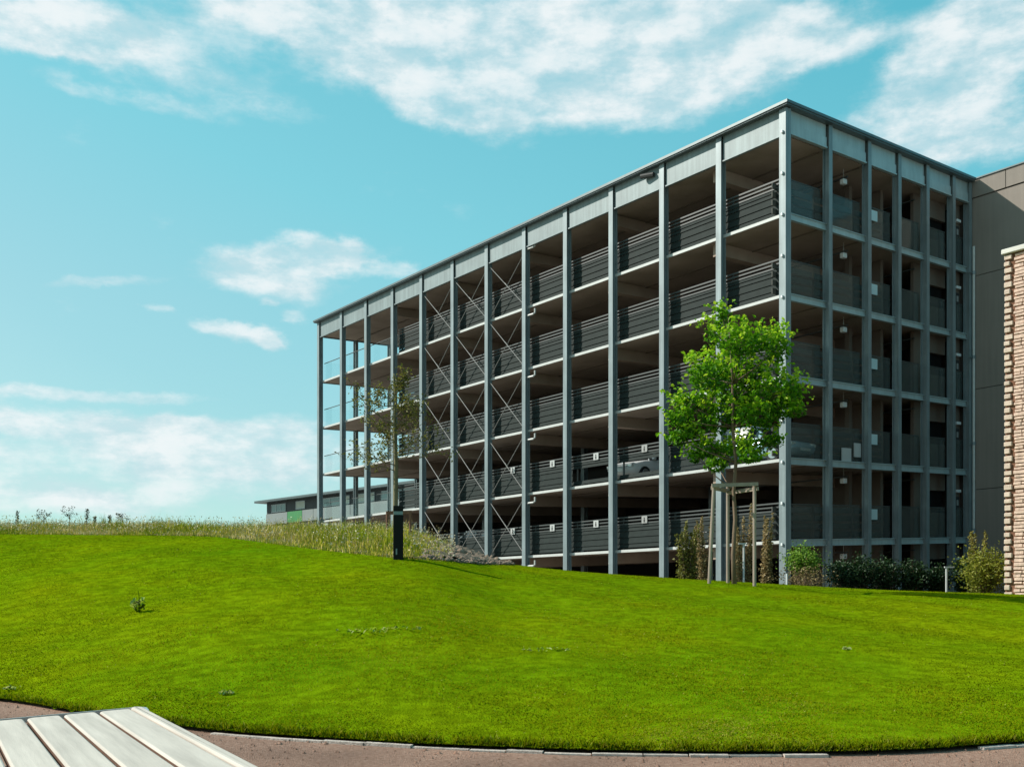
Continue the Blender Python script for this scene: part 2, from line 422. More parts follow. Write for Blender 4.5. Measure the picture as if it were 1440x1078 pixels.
def fbm2(X, Y, s):
    v = 0; a = 1.0
    for k in range(4):
        v = v + a * np.sin(X * s * 1.3 ** k * 1.7 + 1.9 * k + 1.5 * np.sin(Y * s * 0.8 + k)) * np.sin(Y * s * 1.4 ** k + 2.3 * k + 1.2 * np.sin(X * s * 0.9 - k)); a *= 0.7; s *= 1.7
    return v
def lawn_grass():
    n = 560000
    t = rng.uniform(-0.80, 0.76, n)
    a = np.interp(t, fine, eY); b = np.interp(t, fine, lY) + 0.35
    s = rng.uniform(0, 1, n) ** 1.35
    Y = a - 0.03 + (b - a) * s; X = t * Y
    Z = hgt(X, np.maximum(Y, a + 1e-3)) + 0.008
    H = rng.uniform(0.008, 0.018, n) * (1 + 0.25 * fbm2(X, Y, 0.9)).clip(0.5, 1.6)
    W = rng.uniform(0.005, 0.009, n) * (0.6 + Y / 14)
    ti = (0.45 + 0.22 * fbm2(X, Y, 0.16) + 0.05 * fbm2(X + 9, Y, 1.2) + rng.normal(0, 0.07, n)).clip(0, 0.93)
    ti = np.where(rng.uniform(0, 1, n) < 0.006, 1.0, ti)
    # rougher fringe hanging over the path edge
    n2 = 34000
    t2 = rng.uniform(-0.80, 0.76, n2); a2 = np.interp(t2, fine, eY)
    keep = fbm2(t2 * 40, t2 * 13, 1.0) > rng.uniform(-1.6, 0.9, n2)
    t2, a2 = t2[keep], a2[keep]; n2 = len(t2)
    Y2 = a2 + np.abs(rng.normal(0.0, 0.09, n2)) - 0.015; X2 = t2 * Y2
    Z2 = np.maximum(hgt(X2, np.maximum(Y2, a2 + 1e-3)), 0) * 1.0
    H2 = rng.uniform(0.02, 0.075, n2); W2 = rng.uniform(0.005, 0.010, n2)
    ti2 = rng.normal(0.5, 0.22, n2).clip(0, 1)
    o = blades('lawn_grass', np.r_[X, X2], np.r_[Y, Y2], np.r_[Z, Z2], np.r_[H, H2], np.r_[W, W2],
               np.r_[rng.uniform(0.6, 1.9, n), rng.uniform(0.2, 1.1, n2)], np.r_[ti, ti2], GRASSM)
    tag(o, kind='stuff')
lawn_grass()

def meadow_grass():
    n = 170000
    t = rng.uniform(TT[0] * 0.55, (655 - CX) / FPX, n)
    a = np.interp(t, fine, lY); b = np.interp(t, fine, rY) + 2.0
    Y = a + rng.uniform(0, 1, n) ** 1.2 * (b - a); X = t * Y
    xpx = t * FPX + CX
    dens = np.clip((xpx * -1 + 640) / 60, 0.0, 1) * (0.75 + 0.35 * fbm2(X, Y, 0.8))
    k = rng.uniform(0, 1, n) < dens
    t, Y, X, a, xpx = t[k], Y[k], X[k], a[k], xpx[k]; n = len(t)
    Z = hgt(X, Y)
    near = np.clip((Y - a) / 2.0, 0.35, 1)
    H = rng.gamma(5, 0.034, n).clip(0.04, 0.45) * near * (1 + 0.25 * fbm2(X, Y, 1.3)).clip(0.4, 1.5) * np.where(xpx > 580, 0.6, 1)
    W = rng.uniform(0.007, 0.018, n)
    ti = (0.54 + 0.17 * fbm2(X + 3, Y, 0.6) + rng.normal(0, 0.2, n)).clip(0, 1)
    tag(blades('meadow_grass', X, Y, Z, H, W, rng.uniform(0.05, 0.5, n), ti, MEADG), kind='stuff')
meadow_grass()

def clods():
    """rubble and small stones along the foot of the earth slope"""
    n = 700; V = []; F = []
    t = rng.uniform((590 - CX) / FPX, (722 - CX) / FPX, n)
    a = np.interp(t, fine, lY); b = np.interp(t, fine, rY)
    Y = a + 0.25 + rng.uniform(0, 1, n) ** 1.8 * (b - a); X = t * Y; Z = hgt(X, Y) + 0.03
    base = np.array([(1, 0, 0), (-1, 0, 0), (0, 1, 0), (0, -1, 0), (0, 0, 1), (0, 0, -1)], float)
    fs = np.array([(0, 2, 4), (2, 1, 4), (1, 3, 4), (3, 0, 4), (2, 0, 5), (1, 2, 5), (3, 1, 5), (0, 3, 5)])
    for i in range(n):
        r = rng.gamma(2.5, 0.013) + 0.008
        V.append(base * rng.uniform(0.6, 1.2, (6, 3)) * r * np.array([1.2, 1.2, .8]) @ np.array(Matrix.Rotation(rng.uniform(0, 6), 3, 'Z')) + [X[i], Y[i], Z[i]])
        F.append(fs + 6 * i)
    me = np_mesh('stone_rubble', np.concatenate(V), np.concatenate(F)); me.materials.append(SOILM)
    tag(link('stone_rubble', me), kind='stuff')
clods()

def grit():
    n = 2600; t = rng.uniform(-.6, .6, n); a = np.interp(t, fine, eY); Y = a - rng.gamma(1.2, .9, n) - .02; k = Y > 2; t, Y = t[k], Y[k]; n = len(Y)
    X = t * Y; base = np.array([(1, 0, 0), (-.6, .8, 0), (-.5, -.9, 0), (0, 0, .9)], float); fs = np.array([(0, 1, 3), (1, 2, 3), (2, 0, 3)])
    r = rng.gamma(2.2, .0026, n) + .002
    V = np.concatenate([base * rng.uniform(.6, 1.3, (4, 3)) * r[i] @ np.array(Matrix.Rotation(rng.uniform(0, 6), 3, 'Z')) + [X[i], Y[i], .001] for i in range(n)])
    me = np_mesh('path_grit', V, np.concatenate([fs + 4 * i for i in range(n)])); me.materials.append(PATHM); tag(link('path_grit', me), kind='stuff')
grit()
# ---------------------------------------------------------------- parking garage
UD = Vector((-0.618, 0.7862, 0)); VD = Vector((0.7862, 0.618, 0))
RZ = math.atan2(0.618, 0.7862)
C0 = Vector(((1104 - CX) / FPX * 36, 36, EYE - 1.75))
slope = lambda v, u: SHEAR * (0.7862 * v - 0.618 * u)  # height shear added to the garage decks to follow slanted image lines
def gw(v, u, z):
    p = C0 + VD * v + UD * u; p.z = C0.z + z + slope(v, u); return p
BAY = 2.908; NB = 12; LEN = BAY * NB
VC = [0, 2.52, 5.04, 7.13, 9.21, 11.27, 12.80]
LV = [2.93, 5.84, 8.77, 11.66, 14.52]; TOP = 18.30
SOF = [z - 0.085 for z in LV] + [TOP - 1.02]       # undersides
gar = thing('parking_garage', 'open grey steel parking garage with five decks behind the lawn', 'parking garage', C0, RZ)
G = lambda: MB(slope)

def hcol(v, u, along, z0=-0.3, z1=TOP - 0.16, par=gar):
    m = G(); w, d, t = (0.125 if along == 'u' else 0.105), 0.14, 0.03
    if along == 'u':    # facade runs along u; flanges face v
        m.box(v - d, v - d + t, u - w, u + w, z0, z1); m.box(v + d - t, v + d, u - w, u + w, z0, z1)
        m.box(v - d + t, v + d - t, u - 0.02, u + 0.02, z0, z1)
    else:
        m.box(v - w, v + w, u - d, u - d + t, z0, z1); m.box(v - w, v + w, u + d - t, u + d, z0, z1)
        m.box(v - 0.02, v + 0.02, u - d + t, u + d - t, z0, z1)
    return m.build('column', STEEL, par)
for n in range(NB + 1):
    if n == 0:
        m = G(); m.box(-0.15, 0.15, -0.15, 0.15, -0.3, TOP - 0.16, 0.012)
        cc = m.build('column', STEEL, gar)
        for z in np.arange(1.35, TOP - 0.5, 1.45):
            k = G(); k.box(-0.22, -0.152, -0.05, 0.03, z - 0.05, z + 0.05, 0.01); k.build('clamp', WHITE, cc)
    else:
        hcol(0, n * BAY, 'u')
for v in VC[1:-1]: hcol(v, 0, 'v')
hcol(12.62, 0.0, 'v')
for v in (2.52, 5.04, 7.13): hcol(v, LEN, 'v')
for u in (BAY * 3, BAY * 6, BAY * 9): hcol(6.3, u, 'u', par=gar)

# decks with their edge members
for i, z in enumerate(LV):
    m = G(); m.box(0.16, 12.66, 0.16, LEN - 0.16, z - 0.085, z - 0.02)
    sl = m.build('floor_slab', CONC, gar)
    t = G(); t.box(0.2, 12.6, 0.2, LEN - 0.2, z - 0.016, z + 0.004); t.build('deck_surface', DECK, sl)
    e = G(); e.box(0.10, 0.157, 0.16, LEN - 0.16, z - 0.09, z + 0.02); e.build('edge_angle', STEEL_LT, sl)
    e = G(); e.box(0.152, 12.6, 0.06, 0.157, z - 0.20, z + 0.05); e.box(0.152, 12.6, 0.02, 0.06, z + 0.02, z + 0.05); e.box(0.152, 12.6, 0.02, 0.06, z - 0.20, z - 0.17)
    e.build('edge_beam', EDGEB, sl)
    e = G(); e.box(0.16, 12.5, LEN - 0.157, LEN - 0.06, z - 0.13, z + 0.03); e.build('edge_beam', STEEL, sl)
m = G(); m.box(0.16, 12.66, 0.16, LEN - 0.16, TOP - 1.0, TOP - 0.72)
roof = m.build('roof_slab', CONC, gar)
m = G(); m.box(-0.34, 12.7, -0.34, LEN + 0.3, TOP - 0.10, TOP); m.build('roof_cap', CAP, roof)
m = G(); m.box(-0.30, 12.68, -0.30, LEN + 0.26, TOP - 0.15, TOP - 0.102); m.build('eave_strip', CAP, roof)
m = G(); m.box(0.0, 12.66, 0.0, LEN, -0.10, 0.0); m.build('ground_deck', DECK, gar)

# transverse beams under each deck
for i, z in enumerate(SOF):
    for k in (1, 3, 5, 7, 9):
        u = k * BAY + 0.6
        m = G(); m.box(0.45, 12.6, u - 0.16, u + 0.16, z - 0.46, z - 0.004); m.build('ceiling_beam', BEAM, gar)
    m = G()
    for v in (2.4, 5.0): m.box(v - .03, v + .03, 0.3, LEN - .4, z - 0.035, z - 0.004)
    m.build('ceiling_joint', INWALL, gar)
# fascia panels between columns
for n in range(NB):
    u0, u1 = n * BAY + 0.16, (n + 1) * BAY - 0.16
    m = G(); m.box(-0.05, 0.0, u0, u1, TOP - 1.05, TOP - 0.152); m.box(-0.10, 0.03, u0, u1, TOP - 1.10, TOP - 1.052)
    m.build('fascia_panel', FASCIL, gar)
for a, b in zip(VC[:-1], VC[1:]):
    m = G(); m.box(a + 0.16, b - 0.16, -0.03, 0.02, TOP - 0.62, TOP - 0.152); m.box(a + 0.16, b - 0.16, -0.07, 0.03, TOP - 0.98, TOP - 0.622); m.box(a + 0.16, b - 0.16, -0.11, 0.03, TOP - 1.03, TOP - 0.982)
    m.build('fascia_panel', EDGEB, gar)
for a, b in ((0, 2.52), (2.52, 5.04), (5.04, 7.13)):
    m = G(); m.box(a + 0.16, b - 0.16, LEN - 0.03, LEN + 0.03, TOP - 1.05, TOP - 0.152); m.build('fascia_panel', STEEL, gar)

# railings of the long side
def slat_railing(u0, u1, z, skip=()):
    m = G()
    zs = [(0.10, .155), (0.27, .25), (0.535, .25), (0.80, .135), (0.95, .12)]
    for j, (a, hh) in enumerate(zs):
        if j in skip: continue
        m.add([(0.30, u0, z + a), (0.33, u0, z + a), (0.36, u0, z + a + hh), (0.33, u0, z + a + hh),
               (0.30, u1, z + a), (0.33, u1, z + a), (0.36, u1, z + a + hh), (0.33, u1, z + a + hh)],
              [(0, 1, 2, 3), (7, 6, 5, 4), (0, 4, 5, 1), (1, 5, 6, 2), (2, 6, 7, 3), (3, 7, 4, 0)])
    o = m.build('slat_railing', SLAT, gar)
    t = G()
    for a in (1.06, 1.20, 1.34): t.box(0.30, 0.35, u0, u1, z + a, z + a + 0.055)
    for uu in (u0 + 0.25, u1 - 0.25): t.box(0.365, 0.42, uu - 0.03, uu + 0.03, z, z + 1.38)
    t.build('hand_rail', SLATRAIL, o)
    return o
def glass_rail(u0, u1, z, top=1.1):
    m = G(); m.box(0.30, 0.315, u0, u1, z + 0.08, z + top); o = m.build('glass_railing', GLASS, gar)
    t = G(); t.box(0.28, 0.335, u0, u1, z + top + 0.003, z + top + 0.035); t.build('hand_rail', SLATRAIL, o)
for i, z in enumerate(LV):
    for n in range(NB):
        u0, u1 = n * BAY + 0.14, (n + 1) * BAY - 0.14
        u0, u1 = max(n * BAY, 0.3) + 0.004, (n + 1) * BAY - 0.004
        if n >= 9: glass_rail(u0, u1, z)
        elif i == 1 and n == 0: glass_rail(u0, u1, z, 0.9)
        else:
            sk = (1, 2) if (i == 1 and n in (2, 3)) else ()
            slat_railing(u0, u1, z, sk)
for n in range(9):       # low rail of the ground floor
    m = G(); m.tube([(0.2, n * BAY + 0.15, 0.85), (0.2, (n + 1) * BAY - 0.15, 0.85)], 0.03, 6); m.tube([(0.2, n * BAY + 0.15, 0.45), (0.2, (n + 1) * BAY - 0.15, 0.45)], 0.03, 6)
    m.build('ground_rail', SLATRAIL, gar)
# screens of the short side and of the far end
for i, z in enumerate(LV):
    for a, b in zip(VC[:-1], VC[1:]):
        m = G(); m.box(a + 0.15, b - 0.15, 0.20, 0.215, z + 0.06, z + 1.30); o = m.build('screen_panel', TINTG, gar)
        t = G(); t.box(a + 0.15, b - 0.15, 0.19, 0.23, z + 1.303, z + 1.33); t.build('hand_rail', SLATRAIL, o)
        if a < 7 and True:
            s = G()
            for q in (0.15, 0.45, 0.75, 1.05): s.box(a + 0.1, b - 0.1, 0.62, 0.66, z + q, z + q + 0.2)
            s.build('slat_railing', SLATIN, gar)
    for a, b in ((0, 2.52), (2.52, 5.04), (5.04, 7.13)):
        m = G(); m.box(a + 0.15, b - 0.15, LEN - 0.315, LEN - 0.30, z + 0.06, z + 1.1); m.build('glass_railing', GLASS, gar)
# walls
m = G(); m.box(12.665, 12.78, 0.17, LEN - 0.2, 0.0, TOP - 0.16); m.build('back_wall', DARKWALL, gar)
m = G(); m.box(7.30, 12.66, LEN - 0.14, LEN + 0.05, 0.0, TOP - 0.16); m.build('end_wall', INWALL, gar)
lev = [0.0] + LV
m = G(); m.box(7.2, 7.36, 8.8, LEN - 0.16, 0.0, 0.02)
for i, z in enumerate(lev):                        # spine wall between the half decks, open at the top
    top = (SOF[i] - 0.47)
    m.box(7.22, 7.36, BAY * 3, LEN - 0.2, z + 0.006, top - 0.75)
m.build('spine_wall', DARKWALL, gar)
# stair core behind the narrow bays, black sheets paint the shade in openings between parapet and lintel
core = G()
for i, z in enumerate(lev):
    top = SOF[i] - 0.006; z = z + 0.006
    core.box(9.4, 11.9, 0.62, 0.76, z, z + 1.12); core.box(9.4, 11.9, 0.62, 0.76, top - 0.75, top)
    core.box(9.4, 10.0, 0.62, 0.76, z + 1.12, top - 0.75)
    core.box(11.9, 12.64, 0.36, 0.50, z, top)
    core.box(7.9, 8.1, 1.2, 5.5, z, top); core.box(6.3, 6.5, 1.6, 1.8, z, top)
    shade_sheet = G(); shade_sheet.box(10.0, 11.9, 0.78, 0.80, z + 1.0, top - 0.7); shade_sheet.build('core_shade_sheet', BLACK, gar)
core.build('core_wall', INWALL, gar)
# luminaires, panels, wall lamps, conduits
for i, z in enumerate(SOF):
    m = G(); m.box(4.46, 4.70, 0.62, 0.80, z - 0.62, z - 0.42, 0.02); o = m.build('ceiling_light', WHITE, gar)
    c = G(); c.tube([(4.58, 0.71, z - 0.42), (4.58, 0.71, z - 0.01)], 0.009, 5); c.build('hanger', STEEL_LT, o)
    c = G(); c.beam((4.6, 0.55, z - 0.36), (4.6, 6.0, z - 0.36), 0.07, 0.05); c.beam((9.2, 0.45, z - 0.36), (9.2, 6.0, z - 0.36), 0.07, 0.05); c.build('cable_tray', SLATRAIL, gar)
for i, z in enumerate(lev):
    m = G(); m.box(12.15, 12.5, 0.22, 0.355, z + 1.98, z + 2.10, 0.01); m.build('wall_lamp', WHITE, gar)
    m = G(); m.box(12.05, 12.40, 0.25, 0.355, z + 1.32, z + 1.80, 0.01); o = m.build('meter_box', INK, gar)
    m = G(); m.box(12.16, 12.30, 0.236, 0.247, z + 1.42, z + 1.66); m.build('notice', GREYSIGN, o)
    if i > 0:
        m = G(); m.box(5.26, 5.96, 0.12, 0.15, z + 0.78, z + 1.18); m.build('level_board', PALEB, gar)  # pale board, doubles for sky showing through the decks
for v0, v1, z0, z1 in ((3.62, 4.22, .06, .56), (4.42, 4.86, .25, .78)):
    m = G(); m.box(v0, v1, .13, .16, LV[1] + z0, LV[1] + z1); m.build('notice_board', SIGNW, gar)  # white boards, also standing in for bright see-through gaps
# drain pipe at the inner corner
m = G(); m.tube([(12.72, -0.22, -0.2), (12.72, -0.22, TOP - 2.9)], 0.055, 10)
pp = m.build('drain_pipe', STEEL_LT, gar)
for z in (3.2, 6.9, 10.6, 14.2):
    m = G(); m.tube([(12.72, -0.22, z), (12.72, -0.22, z + 0.14)], 0.075, 10); m.box(12.35, 12.72, -0.2, -0.16, z + 0.04, z + 0.09); m.build('pipe_collar', STEEL, pp)
for z in LV + [TOP - 0.7]:
    m = G(); u = 5 * BAY - 0.05
    m.tube([(0.05, u - 0.55, z - 0.22), (0.05, u - 0.55, z - 0.42), (0.0, u - 0.5, z - 0.47), (-0.02, u - 0.1, z - 0.47)], 0.045, 8)
    m.build('drain_spout', STEEL_LT, gar)
# cross braces in three bays
zz = [0.0] + LV + [TOP - 1.05]
for n in (5, 6, 7):
    u0, u1 = n * BAY + 0.13, (n + 1) * BAY - 0.13
    for a, b in zip(zz[:-1], zz[1:]):
        m = G(); m.tube([(-0.02, u0, a + 0.12), (-0.02, u1, b - 0.18)], 0.020, 6); m.tube([(0.035, u1, a + 0.12), (0.035, u0, b - 0.18)], 0.020, 6)
        c = (u0 + u1) / 2; zc = (a + b) / 2 - 0.03
        m.tube([(-0.01, c - 0.13, zc - 0.13), (-0.01, c + 0.13, zc + 0.13)], 0.026, 8)
        m.build('cross_brace', BRACE, gar)
# bay signs on the railings of the two lowest decks
for i in (0, 1):
    for n in (2, 3, 4, 5):
        u = (n + 0.46) * BAY
        m = G(); m.box(0.262, 0.285, u - 0.16, u + 0.16, LV[i] + 1.06, LV[i] + 1.36, 0.005); o = m.build('bay_sign', SIGNW if n != 2 else GREYSIGN, gar)
        m = G(); m.box(0.252, 0.259, u - 0.03, u + 0.04, LV[i] + 1.11, LV[i] + 1.23); m.box(0.252, 0.259, u - 0.02, u + 0.03, LV[i] + 1.25, LV[i] + 1.30); m.build('pictogram', INK, o)
# camera-like spotlight under the eave
m = G(); m.tube([(-0.25, 2.35 * BAY, TOP - 0.35), (-0.12, 2.15 * BAY, TOP - 0.42)], 0.10, 8); m.build('floodlight', INK, gar)

# ---------------------------------------------------------------- cars on the decks
def loft(rings):
    n = len(rings[0]); vs = [p for r in rings for p in r]; fs = []
    for k in range(len(rings) - 1):
        for j in range(n):
            j2 = (j + 1) % n; fs.append([k * n + j, k * n + j2, (k + 1) * n + j2, (k + 1) * n + j])
    fs.append(list(range(n))); fs.append([(len(rings) - 1) * n + j for j in range(n)])
    return vs, fs
def car(label, paint, loc, rz):
    t = thing('parked_car', label, 'car', loc, rz, 'cars parked in the garage')
    B = [(-2.1, .70, .40, .72), (-2.02, .80, .28, .90), (-1.5, .86, .22, .97), (-.5, .88, .20, .96), (.6, .88, .20, .94), (1.25, .87, .22, .89), (1.85, .80, .26, .76), (2.1, .64, .36, .60)]
    rings = []
    for x, w, a, b in B:
        half = [(w * .82, a), (w * .97, a + .12), (w, (a + b) / 2), (w * .96, b - .07), (w * .84, b)]
        rings.append([(x, y, z) for y, z in half] + [(x, -y, z) for y, z in half[::-1]])
    m = MB(); m.add(*loft(rings)); bo = m.build('body', paint, t, True)
    Gh = [(-1.95, .70, .92, .64, .96), (-1.5, .76, .94, .58, 1.38), (-.6, .78, .94, .61, 1.46), (.2, .78, .93, .59, 1.44), (1.05, .74, .89, .66, .92)]
    m = MB(); m.add(*loft([[(x, wb, zb), (x, wt, zt), (x, -wt, zt), (x, -wb, zb)] for x, wb, zb, wt, zt in Gh])); m.build('windows', CARGL, t)
    m = MB()
    m.add(*loft([[(x, w, z), (x, w * .9, z + .03), (x, -w * .9, z + .03), (x, -w, z)] for x, w, z in ((-1.55, .57, 1.365), (-.6, .62, 1.455), (.22, .60, 1.435), (.32, .58, 1.39))]))
    for s in (1, -1):
        for p, q in (((1.0, .74, .93), (.25, .60, 1.43)), ((-.35, .80, .95), (-.4, .615, 1.45)), ((-1.5, .775, .96), (-1.35, .60, 1.40))):
            m.beam((p[0], s * p[1], p[2]), (q[0], s * q[1], q[2]), .05, .06)
    m.build('roof', paint, t, False)
    for x in (-1.3, 1.32):
        for s in (1, -1):
            m = MB(); m.tube([(x, s * .66, .32), (x, s * .80, .32), (x, s * .885, .32)], [.32, .32, .29], 20); w = m.build('wheel', RUBBER, t)
            m = MB(); m.tube([(x, s * .87, .32), (x, s * .893, .32)], [.21, .19], 16); m.build('rim', ALLOY, w)
    for s in (1, -1):
        m = MB(); m.bbox(1.86, 2.06, s * .60 - .15, s * .60 + .15, .56, .70, .03); m.build('headlight', LAMPGL, t)
        m = MB(); m.bbox(.78, .95, s * .93 - .08, s * .93 + .08, .92, 1.05, .03); m.build('mirror', paint, t)
    m = MB(); m.box(2.07, 2.125, -.3, .3, .40, .50); m.build('number_plate', WHITE, t)
P_WHITE = mat('white_car_paint', (.70, .72, .73), .2, 0, .02, 2); P_SILV = mat('silver_car_paint', (.34, .38, .39), .25, .5, .02, 2)
P_BLUE = mat('pale_blue_car_paint', (.36, .52, .60), .25, .2, .02, 2); P_DARK = mat('graphite_car_paint', (.05, .055, .06), .2, .3, .02, 2)
OUT = RZ + math.pi           # nose towards the long side
car('pale blue car behind the glass railing at the garage corner, second deck', P_BLUE, gw(1.5, 2.35, LV[1] + .006), RZ - math.pi / 2)
car('white car whose bumper shows through the gap in the slat railing', P_WHITE, gw(2.75, 9.1, LV[1] + .006), OUT)
car('silver car nosing against the railing behind the cross braces, upper of two', P_SILV, gw(2.75, 6.55 * BAY, LV[1] + .006), OUT)
car('silver car parked lengthwise behind the braces just above the earth slope', P_SILV, gw(1.4, 6.9 * BAY, LV[0] + .006), RZ + math.pi / 2)
car('dark car on the lowest deck behind the staked young tree', P_DARK, gw(3.0, 1.6 * BAY, LV[0] + .006), OUT)

# ---------------------------------------------------------------- taupe annex
AL = 15.0
an = thing('annex_building', 'taupe panel clad building adjoining the garage, half in shade', 'building', gw(12.84, 0.0, 0.0) - Vector((0, 0, slope(12.84, 0))), RZ)
an_s = lambda v, u: slope(v + 12.84, u)
m = MB(an_s); zj = [-.4, 1.6, 5.0, 9.3, 14.15, TOP - .80]; uj = [0.12, -3.9, -7.9, -11.9, -15]
for a, b in zip(zj[:-1], zj[1:]):
    for p, q in zip(uj[:-1], uj[1:]): m.bbox(0.0, .1, q + .012, p - .012, a + .012, b - .012, .006)
m.build('wall', ANNEX, an)
m = MB(an_s); m.box(.09, 9, -15, 0.12, -.4, TOP - .1); m.build('backing_wall', mat('dark_joint', (.07, .06, .055), .9), an)
m = MB(an_s)
for p, q in zip((.12, -1.55, -4.55, -7.55, -10.55), (-1.55, -4.55, -7.55, -10.55, -15)): m.bbox(-.05, .088, q + .012, p - .012, TOP - .785, TOP - .03, .006)
m.build('parapet', ANNEX, an)
m = MB(an_s); m.box(-.10, .5, -15, .12, TOP - .027, TOP + .03); m.build('roof_edge', CAP, an)
m = MB(an_s); m.box(-.08, -.004, -.02, .10, -.4, TOP - .8); m.build('corner_strip', STEEL, an)

# ---------------------------------------------------------------- rubble stone building at the right
sc0 = at(1413, 840, 26)
sb = thing('stone_building', 'sunlit tan rubble stone building with pale corner stones', 'building', sc0, RZ)
ss = lambda v, u: slope(v, u)
H = 8.72
m = MB(ss); m.box(.03, 7, -9, 0, -.4, H); m.build('wall', MORTAR, sb)
m = MB(ss); z = -.3; odd = 0                        # alternating corner stones
while z < H - .12:
    h = random.uniform(.10, .14); L = random.uniform(.17, .21) if odd % 2 == 0 else random.uniform(.13, .16)
    m.bbox(random.uniform(-.04, -.02), .03, -L, random.uniform(-.006, .012), z, z + h, random.uniform(.006, .016))
    z += h + random.uniform(.045, .06); odd += 1
m.build('quoin', STONEM, sb)
m = MB(ss); z = -.3
while z < H - .05:
    h = random.uniform(.065, .10); u = -random.uniform(.22, .27)
    while u > -8.9:
        L = random.uniform(.16, .34)
        hh = h * random.uniform(.85, 1.05)
        m.bbox(random.uniform(-.022, .0), .05, u - L, u, z + random.uniform(0, .015), z + hh, random.uniform(.006, .014)); u -= L + random.uniform(.006, .02)
    z += h + .008
m.build('rubble_facing', STONEF, sb)
m = MB(ss); m.bbox(-.10, 7.05, -9, .05, H + .003, H + .13, .015); m.build('coping', COPING, sb)

# ---------------------------------------------------------------- far school building
d1 = Vector((.738, -.675, 0)); p0 = at(375, 760, 110)
SZ = math.atan2(-.675, .738)
sch = thing('school_building', 'distant two storey grey panelled building with one green panel', 'building', p0, SZ)
px = 110 / FPX
def zz_(y): return (760 - y) * px
sl2 = lambda x, y: SHEAR * .738 * x  # school gets the same added sideways shear
Z1, Z2, Z3 = zz_(706), zz_(723), zz_(738)
m = MB(sl2); m.box(0, 42, 0.02, 12, -4, Z1 - .1); m.build('wall', SCH_DK, sch)
m = MB(sl2); m.box(-1.0, 42, -.9, 13, Z1 - .09, Z1 + .14); m.build('roof', CAP, sch)
q = 0
for w, g in ((3.9, 0), (2.6, 1), (1.9, 0), (6, 0), (6, 0), (6, 0), (6, 0), (6, 0)):
    m = MB(sl2); m.bbox(q + .02, q + w - .02, -.10, .015, Z3, Z2, .01); o = m.build('facade_panel', SCH_GN if g else SCH_GR, sch); q += w
    if g: o['label'] = 'green facade panel'
def win(x0, x1, z0, z1, panes, glass=SCH_WN):
    f = MB(sl2)
    f.box(x0, x1, -.05, .01, z0, z0 + .1); f.box(x0, x1, -.05, .01, z1 - .1, z1)
    k = [x0 + (x1 - x0) * i / panes for i in range(panes + 1)]
    for x in k: f.box(max(x - .05, x0), min(x + .05, x1), -.048, .008, z0 + .1, z1 - .1)
    o = f.build('window', SCH_FR, sch)
    p = MB(sl2); p.box(x0 + .05, x1 - .05, -.02, -.005, z0 + .05, z1 - .05); p.build('pane', glass, o)
win(.9, 3.5, Z2 + .1, Z1 - .35, 3); win(5.3, 6.9, Z2 + .15, Z1 - .3, 1, BLIND)
for x0, w, n, b in ((9.4, 3.4, 2, 0), (13.3, .9, 1, 1), (15.4, 2.6, 2, 1), (19, 4.6, 3, 0), (24.5, 1.6, 1, 1), (27, 4.4, 3, 0), (33, 4, 2, 0)):
    win(x0, x0 + w, Z2 + .1, Z1 - .35, n, BLIND if b else SCH_WN)
for x0, w in ((9.6, 1.2), (11.4, 1.2), (14, 1.6), (19, 2.6)): win(x0, x0 + w, Z3 - 1.5, Z3 - .15, 1, BLIND)
m = MB(sl2); m.box(14.6, 42, -2.4, -.2, Z3 - .35, Z3 - .12); m.build('canopy', SCH_GR, sch)

# ---------------------------------------------------------------- foliage
def leaf_cloud(name, P, size, m, parent=None, tint=None, up=0.5, fold=0.25, slim=0.55):
    P = np.asarray(P, float); n = len(P)
    N_ = rng.normal(0, 1, (n, 3)); N_[:, 2] = np.abs(N_[:, 2]) + up; N_ /= np.linalg.norm(N_, axis=1)[:, None]
    T = rng.normal(0, 1, (n, 3)); T -= N_ * (T * N_).sum(1)[:, None]; T /= np.linalg.norm(T, axis=1)[:, None]
    B = np.cross(N_, T); s = (size * rng.uniform(.6, 1.25, n))[:, None]
    V = np.empty((n, 6, 3), np.float32)
    f = N_ * s * fold
    V[:, 0] = P - T * s * .5; V[:, 1] = P - T * s * .1 + B * s * slim * .5 + f; V[:, 2] = P + T * s * .25 + B * s * slim * .42 + f * .8
    V[:, 3] = P + T * s * .62 - f * .2; V[:, 4] = P + T * s * .25 - B * s * slim * .42 + f * .8; V[:, 5] = P - T * s * .1 - B * s * slim * .5 + f
    o = np.arange(n) * 6
    F = np.concatenate([np.stack([o, o + 1, o + 2, o + 3], -1), np.stack([o, o + 3, o + 4, o + 5], -1)])
    me = np_mesh(name, V.reshape(-1, 3), F)
    if tint is None: tint = rng.normal(.45, .2, n).clip(0, 1)
    set_tint(me, np.repeat(tint, 6)); me.materials.append(m)
    return link(name, me, parent)

SEEDM = leaf_mat('pale_seed_head', [(0, (.30, .22, .07)), (.5, (.55, .46, .24)), (1, (.75, .70, .52))], .2)
def meadow_seeds():
    n = 16000
    t = rng.uniform(TT[0] * 0.55, (640 - CX) / FPX, n); a = np.interp(t, fine, lY); b = np.interp(t, fine, rY) + 1.5
    Y = a + .2 + rng.uniform(0, 1, n) * (b - a); X = t * Y
    k = fbm2(X, Y, 1.1) + rng.normal(0, .8, n) > .2
    X, Y = X[k], Y[k]; n = len(X)
    Z = hgt(X, Y) + rng.gamma(5, .042, n).clip(.08, .45)
    tag(leaf_cloud('meadow_seed_heads', np.stack([X, Y, Z], -1), .05, SEEDM, None, rng.uniform(0, 1, n), .2, .2, .5), kind='stuff')
meadow_seeds()
LEAF_Y = leaf_mat('bright_maple_leaf', [(0, (.022, .085, .006)), (.35, (.075, .23, .006)), (.7, (.20, .42, .01)), (1, (.46, .60, .03))], .5, .5, .25)
